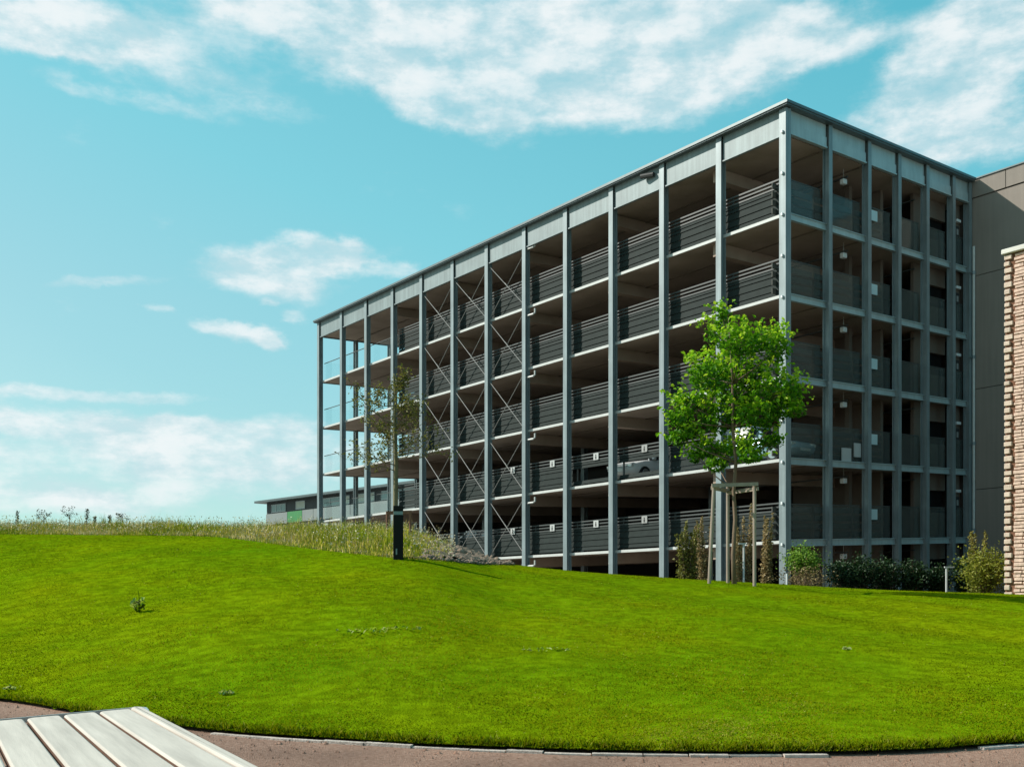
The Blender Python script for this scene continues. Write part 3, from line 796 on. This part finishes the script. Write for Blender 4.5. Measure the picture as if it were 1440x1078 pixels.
LEAF_O = leaf_mat('olive_leaf', [(0, (.07, .085, .01)), (.5, (.17, .17, .03)), (1, (.34, .30, .08))], .35)
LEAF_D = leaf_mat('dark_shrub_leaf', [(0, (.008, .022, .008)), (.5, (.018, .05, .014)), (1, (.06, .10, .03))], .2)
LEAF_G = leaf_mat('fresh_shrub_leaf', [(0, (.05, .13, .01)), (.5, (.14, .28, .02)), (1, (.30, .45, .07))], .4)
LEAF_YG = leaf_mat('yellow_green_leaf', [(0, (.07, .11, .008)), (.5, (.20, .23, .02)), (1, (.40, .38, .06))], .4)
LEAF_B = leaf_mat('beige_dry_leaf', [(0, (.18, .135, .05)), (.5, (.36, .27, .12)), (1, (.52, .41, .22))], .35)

def young_tree():
    base = at(1033, 830, 24.3); base.z = float(hgt(base.x, base.y)) - .03
    t = thing('young_maple_tree', 'bright green young maple tree staked before the garage', 'tree', base)
    d = 24.3
    L = lambda x, y, dy=0: Vector(((x - 1033) / FPX * d, dy, (EYE + (HY - y) / FPX * d) - base.z))
    tr = MB()
    trunk = [Vector((0, 0, -.1)), L(1031, 780), L(1034, 730), L(1032, 690, .02), L(1035, 650), L(1031, 600, .04), L(1030, 540, -.03), L(1027, 480, .02), L(1024, 446)]
    tr.tube(trunk, [.065, .052, .048, .045, .042, .038, .032, .018, .006], 9)
    clumps = [(1018, 462, 26, 24), (1034, 490, 32, 26), (1070, 478, 28, 20), (1087, 494, 22, 26), (1013, 515, 36, 30), (1062, 520, 36, 28), (990, 535, 34, 26), (975, 560, 30, 22),
              (1040, 550, 46, 32), (1085, 555, 36, 26), (1112, 555, 22, 18), (1100, 580, 30, 18), (958, 586, 22, 20), (955, 612, 20, 16), (980, 600, 22, 14), (1015, 585, 36, 26), (1060, 590, 40, 24),
              (1000, 628, 30, 16), (1032, 628, 34, 16), (1070, 622, 30, 16), (1094, 616, 20, 14), (1022, 648, 24, 12), (1048, 645, 20, 14), (1009, 446, 9, 12), (1024, 443, 9, 10), (985, 640, 16, 9)]
    P = []; T = []
    for cx, cy, rx, ry in clumps:
        side = 1 if random.random() < .5 else -1
        dep = (0.45 + random.random() * .9) * (1 - abs(cx - 1032) / 130) * side * (0.35 + .65 * min(1, (cy - 436) / 90))
        c = L(cx, cy, dep)
        k = min(range(3, len(trunk) - 1), key=lambda q: (trunk[q] - (c - Vector((0, 0, .35 + .3 * abs(c.x))))).length)
        a = trunk[k]; mid = a.lerp(c, .5) + Vector((0, 0, -.05))
        tr.tube([a, mid, c], [.022, .014, .005], 5)
        rxm, rym = rx / FPX * d * .86, ry / FPX * d * .80
        n = int(20 + rx * ry * .42)
        for _ in range(max(4, n // 26)):
            e = c + Vector((random.gauss(0, .5) * rxm, random.gauss(0, .5) * rxm, random.gauss(0, .5) * rym)); tr.tube([mid.lerp(c, random.uniform(.3, 1)), e], [.006, .003], 4)
        for _ in range(n):
            v = Vector((random.gauss(0, 1), random.gauss(0, 1), random.gauss(0, 1))).normalized() * random.uniform(.35, 1.08) ** .8
            P.append(tuple(c + Vector((v.x * rxm, v.y * rxm * .95, v.z * rym)))); T.append(min(1, max(0, .38 + .22 * v.z + random.gauss(0, .16) + (0.12 if cy < 500 else 0))))  # tint rises towards each clump's top and in the top clumps
        for _ in range(max(3, n // 20)):            # short shoots that stick out of the outline
            v = Vector((random.gauss(0, .7), random.gauss(0, .7), abs(random.gauss(.8, .4)))).normalized()
            q = c + Vector((v.x * rxm, v.y * rxm, v.z * rym))
            for w in range(7):
                P.append(tuple(q + v * (.03 + .045 * w) + Vector((random.gauss(0, .04), random.gauss(0, .04), random.gauss(0, .03))))); T.append(random.uniform(.6, 1))
    tr.build('trunk', BARK, t, True)
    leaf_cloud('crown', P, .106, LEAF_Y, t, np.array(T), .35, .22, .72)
young_tree()

def tree_support(name, label, pts, d, z_top_px, m, r, bar):
    b = at(pts[0][0], 820, d); b.z = float(hgt(b.x, b.y))
    t = thing(name, label, 'tree stakes', b, 0, None)
    for x0, x1, dy in pts:
        X0, X1 = (x0 - CX) / FPX * (d + dy), (x1 - CX) / FPX * (d + dy)
        zt = EYE + (HY - z_top_px) / FPX * (d + dy) - b.z
        g = float(hgt(X1, d + dy)) - b.z - .1
        q = MB(); q.tube([(X1 - b.x, dy, g), (X0 - b.x, dy, zt)], r, 10); q.build('stake', m, t, False)
    for (a, c, dy0, dy1, zp) in bar:
        q = MB(); q.beam(((a - CX) / FPX * (d + dy0) - b.x, dy0, EYE + (HY - zp) / FPX * d - b.z), ((c - CX) / FPX * (d + dy1) - b.x, dy1, EYE + (HY - zp + .0366 * (c - a)) / FPX * d - b.z), .05, .085)  # crossbar slanted by the same added shear
        q.build('crossbar', m, t)
tree_support('tree_support', 'weathered wooden stakes with crossbars round the bright maple', [(1004, 997, -.45), (1061, 1061, -.4), (1023.5, 1023.5, .5)], 24.3, 683, STAKE, .042,
             [(1001, 1066, -.51, -.46, 685), (1001, 1023, -.46, .5, 688), (1066, 1023, -.46, .5, 689)])

def bare_tree():
    d = 40.0; base = at(556, 700, d); base.z = GZ
    t = thing('sparse_tree', 'thin sparsely leaved olive tree at the far end of the garage', 'tree', base)
    L = lambda x, y, dy=0: Vector(((x - 556) / FPX * d, dy, (EYE + (HY - y) / FPX * d) - base.z))
    tr = MB(); trunk = [Vector((0, 0, 0)), L(556, 715), L(557, 650), L(555, 600), L(556, 560), L(553, 528)]
    tr.tube(trunk, [.12, .10, .085, .065, .04, .01], 8)
    P = []
    def grow(p, v, ln, r, lvl):
        pts = [p]
        for k in range(3):
            v = (v + Vector((random.gauss(0, .25), random.gauss(0, .25), random.gauss(.06, .2)))).normalized(); pts.append(pts[-1] + v * ln / 3)
        tr.tube(pts, [r, r * .8, r * .6, r * .35], 4)
        for q in pts[1:]:
            for _ in range(3 if lvl else 1):
                if random.random() < .32: P.append(tuple(q + Vector((random.gauss(0, .11), random.gauss(0, .11), random.gauss(0, .09)))))
        if lvl < 2:
            for q in pts[1:]:
                for _ in range(2):
                    w = (v + Vector((random.gauss(0, .8), random.gauss(0, .8), random.gauss(.1, .5)))).normalized(); grow(q, w, ln * .55, r * .5, lvl + 1)
    for k in range(15):
        y = 662 - k * 8.3; s = random.choice((-1, 1)) if k % 2 else (1 if k % 4 else -1)
        f = 1 - max(0, (k - 8)) / 10
        a = random.uniform(-.7, .7)
        grow(L(556, y), Vector((s * math.cos(a), math.sin(a), random.uniform(.15, .7))).normalized(), random.uniform(.95, 1.5) * f, .028, 0)
    tr.build('trunk', BARKB, t, True)
    leaf_cloud('crown', P, .12, LEAF_O, t)
bare_tree()
tree_support('tree_support', 'reddish brown stakes in the tall grass beside the black bollard', [(544.5, 544.5, 0), (577, 577, 0)], 25.0, 719, STAKEB, .032, [(543, 579, 0, 0, 721)])

def shrub(name, label, px_, ybase, d, w, h, m, n, size=.07, shape='round', cat='shrub', group=None, stems=9, lift=0.0, tint=.45):
    b = at(px_, ybase, d); b.z = float(hgt(b.x, b.y)) - .02
    t = thing(name, label, cat, b, 0, group)
    st = MB(); P = []; T = []
    tops = []
    for k in range(stems):
        a = random.uniform(0, 6.283); rr = math.sqrt(random.random())
        hx = rr * w * .5 * math.cos(a); hy = rr * w * .5 * math.sin(a)
        hh = h * (random.uniform(.55, 1) if shape != 'round' else (1 - .45 * rr) * random.uniform(.85, 1.05))
        if shape == 'spiky': hx *= .8; hy *= .8
        top = Vector((hx, hy, hh)); tops.append(top)
        st.tube([(hx * .15, hy * .15, -.05), (hx * .55, hy * .55, hh * .5), top], [.018, .012, .004], 5)
    per = n // stems
    for top in tops:
        for _ in range(per):
            s = random.random() ** (.6 if shape == 'round' else 1.0)
            lo = lift
            c = Vector((top.x * (.25 + .75 * s), top.y * (.25 + .75 * s), max(lo, 0) + (top.z - max(lo, 0)) * s))
            sp = w * (.17 if shape == 'round' else .10 * (1.15 - s))
            P.append(tuple(c + Vector((random.gauss(0, sp), random.gauss(0, sp), random.gauss(0, sp * .7))))); T.append(tint + .25 * (s - .5) + random.gauss(0, .18))  # tint rises towards the stem tips
    P = np.array(P); P[:, 2] = np.maximum(P[:, 2], .02)
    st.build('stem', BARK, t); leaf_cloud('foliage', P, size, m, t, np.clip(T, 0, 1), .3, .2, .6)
    return t
mm = lambda px_, d: px_ / FPX * d
shrub('shrub', 'olive green bushy shrub left of the maple stakes', 966, 815, 29.5, mm(48, 29.5), 1.75, LEAF_O, 2600, .075, 'spiky', tint=.5, stems=16)
shrub('dry_shrub', 'tall beige dry shrub just left of the tree stakes', 990, 815, 31.0, mm(34, 31), 2.3, LEAF_B, 2000, .07, 'spiky', stems=8)
shrub('dry_shrub', 'tall beige dry shrub between the wooden tree stakes', 1046, 818, 31.0, mm(42, 31), 2.5, LEAF_B, 3200, .07, 'spiky', stems=10)
shrub('dry_shrub', 'beige dry shrub just right of the tree stakes', 1076, 820, 30.5, mm(34, 30.5), 2.2, LEAF_B, 2400, .07, 'spiky', stems=9)
shrub('round_shrub', 'fresh green round bush growing beside the garage corner column', 1128, 822, 30.0, mm(46, 30), 1.25, LEAF_G, 1900, .075, 'round', lift=.5, tint=.6, stems=12)
shrub('low_shrub', 'low brownish dry hedge under the fresh green bush', 1130, 824, 29.4, mm(62, 29.4), .52, LEAF_B, 900, .06, 'round', tint=.15, stems=14)
for x, w_, h_, lab in ((1183, 44, 1.05, 'dark green shrub nearest the round bright bush'), (1215, 46, 1.15, 'dark green shrub in the middle of the dark row'),
                       (1250, 46, 1.1, 'broad dark shrub before the garage short side'), (1284, 44, .95, 'dark shrub left of the small grey post'), (1318, 34, .85, 'small dark shrub right behind the grey post'), (1355, 30, 1.25, 'dark shrub behind the yellow green bush')):
    shrub('dark_shrub', lab, x, 825, 30.5, mm(w_, 30.5), h_, LEAF_D, 1700, .085, 'round', group='dark shrubs along the garage', stems=12, tint=.4)
shrub('yellow_shrub', 'large yellow green bush against the stone building', 1385, 830, 28.3, mm(58, 28.3), 1.45, LEAF_YG, 3400, .075, 'round', tint=.5, stems=16)
shrub('tall_shrub', 'tall pale green shrub rising behind the yellow green bush', 1377, 826, 30.0, mm(36, 30), 1.95, LEAF_O, 1300, .08, 'spiky', tint=.75, stems=9)

# little posts in the planting bed
def post(label, px_, d, ytop, arm, m=STEEL_LT, r=.03):
    b = at(px_, 830, d); b.z = float(hgt(b.x, b.y)) - .05
    zt = EYE + (HY - ytop) / FPX * d - b.z
    t = thing('marker_post', label, 'post', b)
    q = MB(); q.tube([(0, 0, -.1), (0, 0, zt)], r, 8); q.build('pole', m, t)
    if arm: q = MB(); q.beam((-.06 if arm > 0 else arm, -.01, zt + .02), (arm if arm > 0 else .06, -.01, zt + .02), .05, .04); q.build('arm', m, t)
post('small grey post with a short arm among the dark shrubs', 1331, 28.0, 798, .20)
post('pale grey post with a short arm between the tree stakes', 1046, 29.5, 765, -.15)
post('short white stake at the foot of the garage corner column', 1106.5, 27.6, 806, 0, WHITE, .025)

# ---------------------------------------------------------------- bollard lamp
BY = dist_for(560, 786.5); b = at(560, 786, BY); b.z = float(hgt(b.x, b.y)) - .02
bl = thing('bollard_lamp', 'black rectangular bollard lamp at the edge of the mown lawn', 'bollard', b, .12)
hB = (786 - 709) / FPX * BY
q = MB(); k_ = BY / 17.0 * .083
q.bbox(-k_, k_, -k_, k_, 0, hB * .83, .008); q.build('body', BOLL, bl)
q = MB(); q.bbox(-k_ * .92, k_ * .92, -k_ * .92, k_ * .92, hB * .832, hB * .90, .004); q.build('lens', BOLLB, bl)
q = MB(); q.bbox(-k_, k_, -k_, k_, hB * .902, hB, .008); q.build('cap', BOLL, bl)
q = MB(); q.bbox(-k_ * .5, -k_ * .2, -k_ - .005, -k_ - .0005, .12, .24, .001); q.build('service_plate', BOLLB, bl)

# ---------------------------------------------------------------- slatted bench in the corner
bd = 6.1
bc = at(200.5, 991, bd)
bench = thing('slatted_bench', 'broad pale slatted bench with a metal rim beside the path', 'bench', (bc.x, bc.y, 0), math.atan2(.4985, .867))
zt = bc.z; pitch = .0309 * bd; gap = .018
bs = lambda x, y: SHEAR * (.867 * x - .4985 * y)  # bench tilt added to match the image slant
LB = 3.1; NS = 7
for k in range(NS):
    x1 = -.012 if k == 0 else -(k - .58) * pitch - .009; x0 = x1 - pitch * (.42 if k == 0 else 1) + gap
    m = MB(bs)
    w = x1 - x0; r = .012; th = .045
    y1 = -.105; y0 = -LB
    rc = .030                                            # rounded end corners
    out = []
    for cx_, cy_, a0 in ((x1 - rc, y1 - rc, 0), (x0 + rc, y1 - rc, 90), (x0 + rc, y0 + rc, 180), (x1 - rc, y0 + rc, 270)):
        for a in (0, 22.5, 45, 67.5, 90): out.append((cx_ + rc * math.cos(R(a0 + a)), cy_ + rc * math.sin(R(a0 + a))))
    if k == 0:                                           # outer board follows the rim's big round corner
        out = []; R0 = .05; y1 = -.02
        for cx_, cy_, a0, rr in ((x1 - R0, y1 - R0, 0, R0), (x0 + rc, y1 - rc, 90, rc), (x0 + rc, y0 + rc, 180, rc), (x1 - rc, y0 + rc, 270, rc)):
            for a in (0, 22.5, 45, 67.5, 90): out.append((cx_ + rr * math.cos(R(a0 + a)), cy_ + rr * math.sin(R(a0 + a))))
    n = len(out); mx_, my_ = sum(p[0] for p in out) / n, sum(p[1] for p in out) / n
    def ins(p, e): return (p[0] - math.copysign(min(e, abs(p[0] - mx_)), p[0] - mx_), p[1] - math.copysign(min(e, abs(p[1] - my_)), p[1] - my_))
    vs = []
    for e, z in ((0.004, zt - th), (0, zt - th + .006), (0, zt - .010), (.003, zt - .004), (.010, zt)):
        vs += [(*ins(p, e), z) for p in out]
    fs = [[a * n + j, a * n + (j + 1) % n, (a + 1) * n + (j + 1) % n, (a + 1) * n + j] for a in range(4) for j in range(n)]
    fs += [list(range(n))[::-1], [4 * n + j for j in range(n)]]
    m.add(vs, fs)
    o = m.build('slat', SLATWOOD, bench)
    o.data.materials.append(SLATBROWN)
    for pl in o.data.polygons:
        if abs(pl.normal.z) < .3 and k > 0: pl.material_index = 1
WB = (NS - .58) * pitch
rimpts = [(-WB, 0, zt - .018)] + [(-.064 + .068 * math.sin(R(a)), -.068 + .068 * math.cos(R(a)), zt - .022) for a in (0, 15, 30, 45, 60, 75, 90)] + [(.002, -.16, zt - .03)]
def band(pts, w, h, name, m_):
    q = MB(bs); P = [Vector(p) for p in pts]; vs = []; fs = []
    for k, p in enumerate(P):
        t_ = (P[min(k + 1, len(P) - 1)] - P[max(k - 1, 0)]).normalized(); s_ = Vector((t_.y, -t_.x, 0))
        vs += [p + s_ * w / 2 + Vector((0, 0, h / 2)), p - s_ * w / 2 + Vector((0, 0, h / 2)), p - s_ * w / 2 - Vector((0, 0, h / 2)), p + s_ * w / 2 - Vector((0, 0, h / 2))]
    for k in range(len(P) - 1):
        for j in range(4): fs.append([k * 4 + j, k * 4 + (j + 1) % 4, k * 4 + 4 + (j + 1) % 4, k * 4 + 4 + j])
    fs += [[0, 1, 2, 3], [len(P) * 4 - 4 + j for j in range(4)]]
    q.add(vs, fs); return q.build(name, m_, bench)
band(rimpts, .014, .030, 'rim', RIM)
q = MB(bs)
for y in (-.30, -1.5, -2.7): q.box(-WB + .05, -.06, y - .03, y + .03, zt - .11, zt - .048)
q.build('under_frame', CAP, bench)
for x, y in ((-.18, -.30), (-WB + .15, -.30), (-.18, -2.7), (-WB + .15, -2.7)):
    q = MB(); zz0 = zt - .113 + bs(x, y); q.box(x - .03, x + .03, y - .028, y + .028, -.02, zz0); q.build('leg', CAP, bench)

# ---------------------------------------------------------------- weeds on the lawn, tall stalks on the crest
WEED = leaf_mat('weed_leaf', [(0, (.22, .36, .01)), (.5, (.38, .50, .05)), (1, (.60, .66, .28))], .45, .8, 0.0, 0.8)
def weed(label, px_, d, h, n, spread, tall=False, tint=.5, size=.06):
    X = (px_ - CX) / FPX * d; z = float(hgt(X, d)) + .01
    t = thing('lawn_weed', label, 'weed', (X, d, z))
    P = []; st = MB()
    for k in range(n):
        a = random.uniform(0, 6.283); r = spread * math.sqrt(random.random()); hh = random.uniform(.25, 1) * h * (1 - .5 * r / max(spread, .01))
        p = Vector((r * math.cos(a), r * math.sin(a), max(hh, .02))); P.append(tuple(p))
        if k < 14: st.tube([(p.x * .3, p.y * .3, -.01), tuple(p)], [.004, .002], 4)
    if tall: st.tube([(0, 0, 0), (.01, 0, h * .6), (-.01, 0, h)], [.009, .007, .004], 5)
    st.build('stem', WEED, t).data; leaf_cloud('leaves', P, size, WEED, t, rng.normal(tint, .2, len(P)).clip(0, 1), .6, .2, .5)
weed('upright dock weed standing alone on the left of the lawn', 195, dist_for(195, 861), .33, 34, .09, True, .6, .09)
weed('pale leafy weed cluster left of the lawn centre, larger patch', 515, dist_for(515, 889), .05, 46, .42, False, .6, .055)
weed('pale leafy weed patch beside the larger weed cluster', 572, dist_for(572, 886), .045, 30, .30, False, .65, .05)
weed('yellowish weed patch on the middle of the lawn', 770, dist_for(770, 916), .04, 26, .30, False, .7, .045)
weed('tiny pale weed on the right part of the lawn', 1190, dist_for(1190, 915), .05, 14, .06, False, .95, .05)
weed('bright tuft of weed close to the lawn edge above the bench', 318, dist_for(318, 978), .06, 22, .07, False, .8, .04)
weed('small leafy weed at the far left lawn edge', 18, dist_for(18, 972), .07, 20, .09, False, .8, .04)
STALK = leaf_mat('dry_stalk', [(0, (.035, .035, .02)), (.5, (.09, .085, .045)), (1, (.2, .18, .1))], .2)
def stalk(label, px_, ytop, kind, d=29.5):
    X = (px_ - CX) / FPX * d; z = float(hgt(X, d)); h = EYE + (HY - ytop) / FPX * d - z
    t = thing('tall_weed', label, 'weed', (X, d, z), 0, 'tall weeds on the crest'); st = MB(); P = []
    st.tube([(0, 0, -.05), (.02, 0, h * .5), (.03, 0, h * .95)], [.011, .008, .004], 5)
    if kind == 'spike':
        for _ in range(130):
            s = random.random(); P.append((.03 + random.gauss(0, .035 * (1.1 - s * .6)), random.gauss(0, .035), h * (.25 + .75 * s)))
    else:
        for k in range(9):
            a = random.uniform(0, 6.28); hh = h * random.uniform(.35, .75); r = random.uniform(.08, .22); e = Vector((r * math.cos(a), r * math.sin(a), hh + random.uniform(.1, .3)))
            st.tube([(.02, 0, hh), tuple(e)], [.005, .002], 4)
            for _ in range(10): P.append(tuple(e + Vector((random.gauss(0, .035), random.gauss(0, .035), random.gauss(0, .035)))))
    st.build('stem', STALK, t); leaf_cloud('seed_head', P, .045, STALK, t)
for a in (('dark seed spike standing nearest the left end of the crest', 23, 718, 'spike'), ('branching dry weed right of the leftmost dark spike', 61, 722, 'branch'),
          ('tall thin branching weed left of the tallest spike', 97, 717, 'branch'), ('tallest dark seed spike on the grassy crest', 121, 715, 'spike'),
          ('short spike just right of the tallest spike', 132, 726, 'spike'), ('stout green spike between the tallest and the leaning weed', 153, 724, 'spike'),
          ('leaning branched weed, last of the tall ones toward the building', 172, 727, 'branch')): stalk(*a)

# ---------------------------------------------------------------- light and sky
sun_dir = Vector((-.80, .13, .585)).normalized()
el = math.asin(sun_dir.z); az = math.atan2(sun_dir.x, sun_dir.y)
sd = bpy.data.lights.new('sun', 'SUN'); sd.energy = 4.8; sd.angle = R(.55); sd.color = (1.0, .95, .86)
so = bpy.data.objects.new('sun', sd); COL.objects.link(so); so.rotation_euler = sun_dir.to_track_quat('Z', 'Y').to_euler(); so.location = sun_dir * 200

W = bpy.data.worlds.new('World'); S.world = W; W.use_nodes = True
nt = W.node_tree; N, L = nt.nodes, nt.links
bg = N['Background']
sky = N.new('ShaderNodeTexSky'); sky.sky_type = 'NISHITA'; sky.sun_disc = False
sky.sun_elevation = el; sky.sun_rotation = az; sky.air_density = 1.0; sky.dust_density = 0.6; sky.ozone_density = 1.0
def M(op, a, b=None, c=None):
    n = N.new('ShaderNodeMath'); n.operation = op
    for i, v in enumerate((a, b, c)):
        if v is None: continue
        if isinstance(v, (int, float)): n.inputs[i].default_value = v
        else: L.new(v, n.inputs[i])
    return n.outputs[0]
def VM(op, a, b):
    n = N.new('ShaderNodeVectorMath'); n.operation = op
    for i, v in enumerate((a, b)):
        if v is None: continue
        if isinstance(v, (tuple, list)): n.inputs[i].default_value = v
        else: L.new(v, n.inputs[i])
    return n
tc = N.new('ShaderNodeTexCoord')
sx = N.new('ShaderNodeSeparateXYZ'); L.new(tc.outputs['Generated'], sx.inputs[0])
azn = M('ARCTAN2', sx.outputs[0], sx.outputs[1]); eln = M('ARCSINE', sx.outputs[2])
cv = N.new('ShaderNodeCombineXYZ'); L.new(azn, cv.inputs[0]); L.new(eln, cv.inputs[1])
P0 = cv.outputs[0]
def noise(vec, scale, detail=8, rough=.6, st=(1, 1, 1), off=(0, 0, 0)):
    mp = N.new('ShaderNodeMapping'); mp.inputs['Scale'].default_value = st; mp.inputs['Location'].default_value = off; L.new(vec, mp.inputs[0])
    n = N.new('ShaderNodeTexNoise'); n.inputs['Scale'].default_value = scale; n.inputs['Detail'].default_value = detail; n.inputs['Roughness'].default_value = rough
    L.new(mp.outputs[0], n.inputs['Vector']); return n
wn = noise(P0, 9, 6, .62, (1, 1.6, 1))
wv = VM('SUBTRACT', wn.outputs['Color'], (.5, .5, .5)).outputs[0]
ws = N.new('ShaderNodeVectorMath'); ws.operation = 'MULTIPLY'; L.new(wv, ws.inputs[0]); ws.inputs[1].default_value = (.10, .045, 0)
PW = VM('ADD', P0, ws.outputs[0]).outputs[0]
def ell(x, y, rx, ry, w, rot=0):
    a = math.atan((x - CX) / FPX); e = math.atan((HY - y) / FPX * math.cos(a))
    q = VM('SUBTRACT', PW, (a, e, 0)).outputs[0]
    if rot:
        r = N.new('ShaderNodeVectorRotate'); r.rotation_type = 'Z_AXIS'; L.new(q, r.inputs['Vector']); r.inputs['Angle'].default_value = R(rot); q = r.outputs[0]
    k = N.new('ShaderNodeVectorMath'); k.operation = 'MULTIPLY'; L.new(q, k.inputs[0]); k.inputs[1].default_value = (FPX / rx, FPX / ry, 0)
    ln = VM('LENGTH', k.outputs[0], None).outputs['Value']
    mr = N.new('ShaderNodeMapRange'); mr.interpolation_type = 'SMOOTHSTEP'; L.new(ln, mr.inputs['Value'])
    mr.inputs['From Min'].default_value = 1.35; mr.inputs['From Max'].default_value = .25; mr.inputs['To Min'].default_value = 0; mr.inputs['To Max'].default_value = w
    return mr.outputs[0]
CL = [  # soft banks of the high cloud sheet and small cumulus: bearing, height, breadth, depth, density
    (560, 70, 250, 75, .95, 12), (760, 60, 270, 100, 1.05, 0), (900, 130, 190, 55, .8, 0), (200, 70, 210, 55, .72, 12), (60, 35, 130, 40, .7, 0), (420, 20, 220, 40, .6, 0), (1020, 30, 190, 50, .7, 0),
    (60, 72, 90, 14, .5, 0), (150, 137, 150, 12, .45, 4), (600, 120, 140, 45, .5, 20), (1170, 62, 90, 26, .6, 0), (1050, 105, 110, 30, .45, 0),
    (1330, 110, 120, 85, .85, -35), (1400, 55, 110, 60, .85, 0), (1130, 40, 130, 40, .55, 0), (1290, 190, 130, 45, .5, 0), (1420, 185, 90, 40, .75, 0), (1200, 150, 90, 30, .3, 0),
    (370, 385, 120, 36, 1.2, 4), (435, 350, 60, 26, .95, 0), (485, 358, 46, 24, .95, 0), (560, 376, 42, 12, .65, 0), (330, 460, 66, 15, .9, 0), (385, 470, 30, 16, .8, 0), (150, 393, 100, 10, .6, -6), (420, 440, 28, 9, .6, 0), (215, 433, 20, 7, .4, 0), (380, 428, 18, 6, .5, 0),
    (130, 553, 190, 12, .75, -3), (10, 590, 34, 22, .7, 0), (170, 600, 130, 30, .85, 0), (240, 590, 40, 22, .5, 0), (330, 600, 130, 26, .6, 0), (120, 650, 330, 60, .78, 0), (420, 640, 200, 60, .62, 0), (60, 705, 260, 26, .5, 0)]
tot = None
for c in CL:
    e = ell(*c); tot = e if tot is None else M('ADD', tot, e)
tot = M('MINIMUM', tot, .95)
f1 = noise(P0, 13, 10, .62, (1, 2.1, 1)).outputs['Fac']
f2 = noise(PW, 5, 6, .55, (1, 2.4, 1), (3, 1, 0)).outputs['Fac']
dn = M('ADD', tot, M('ADD', M('MULTIPLY', M('SUBTRACT', f1, .5), 1.55), M('MULTIPLY', M('SUBTRACT', f2, .5), .7)))
mr = N.new('ShaderNodeMapRange'); mr.interpolation_type = 'SMOOTHSTEP'; L.new(dn, mr.inputs['Value'])
mr.inputs['From Min'].default_value = .18; mr.inputs['From Max'].default_value = 1.28; mr.inputs['To Min'].default_value = 0; mr.inputs['To Max'].default_value = .95
# overall turquoise cast of the clear sky
tint = N.new('ShaderNodeMix'); tint.data_type = 'RGBA'; tint.blend_type = 'MULTIPLY'; tint.inputs[0].default_value = 1
L.new(sky.outputs[0], tint.inputs[6]); tint.inputs[7].default_value = (.9, 1.9, 1.55, 1)
# elevation and bearing colours of the clear air
ramp = N.new('ShaderNodeValToRGB'); er = ramp.color_ramp.elements
while len(er) < 5: er.new(.5)
for e_, (p_, c_) in zip(er, ((0, (.60, .77, .81)), (.12, (.41, .71, .79)), (.32, (.26, .71, .81)), (.62, (.135, .59, .72)), (1, (.07, .40, .54)))): e_.position = p_; e_.color = (*c_, 1)
bear = M('MULTIPLY', M('ADD', azn, .05), .34)
L.new(M('ADD', M('MULTIPLY', M('MAXIMUM', eln, 0), 1.05), M('MULTIPLY', bear, M('MINIMUM', M('MULTIPLY', M('MAXIMUM', eln, 0), 4), 1))), ramp.inputs[0])
r10 = VM('MULTIPLY', ramp.outputs[0], (7.2, 7.2, 7.2)).outputs[0]
clear = N.new('ShaderNodeMix'); clear.data_type = 'RGBA'; clear.inputs[0].default_value = .82
L.new(tint.outputs[2], clear.inputs[6]); L.new(r10, clear.inputs[7])
mixc = N.new('ShaderNodeMix'); mixc.data_type = 'RGBA'
L.new(mr.outputs[0], mixc.inputs[0]); L.new(clear.outputs[2], mixc.inputs[6]); 
f3 = noise(P0, 13, 10, .62, (1, 2.1, 1), (.02, -.035, 0)).outputs['Fac']      # same field a little toward the sun: lit edge or shaded underside
sh = N.new('ShaderNodeMapRange'); L.new(M('SUBTRACT', f1, f3), sh.inputs['Value'])
sh.inputs['From Min'].default_value = -.12; sh.inputs['From Max'].default_value = .10
cc = N.new('ShaderNodeMix'); cc.data_type = 'RGBA'; L.new(sh.outputs[0], cc.inputs[0]); cc.inputs[6].default_value = (5.0, 6.3, 6.7, 1); cc.inputs[7].default_value = (7.2, 7.6, 7.7, 1)
L.new(cc.outputs[2], mixc.inputs[7])
L.new(mixc.outputs[2], bg.inputs['Color']); bg.inputs['Strength'].default_value = .10

cam = bpy.data.cameras.new('camera'); co = bpy.data.objects.new('camera', cam); COL.objects.link(co)
co.location = (0, 0, EYE); co.rotation_euler = (R(90), 0, 0)
cam.sensor_width = 36; cam.sensor_fit = 'HORIZONTAL'; cam.lens = 36 * FPX / 1440
cam.shift_y = (HY - 539) / 1440.0; cam.clip_end = 8000; cam.clip_start = .05
S.camera = co
vs = S.view_settings; vs.view_transform = 'Standard'; vs.look = 'None'; vs.exposure = 0.30; vs.gamma = 1
S.cycles.use_denoising = True
S.cycles.max_bounces = 8; S.cycles.transparent_max_bounces = 12
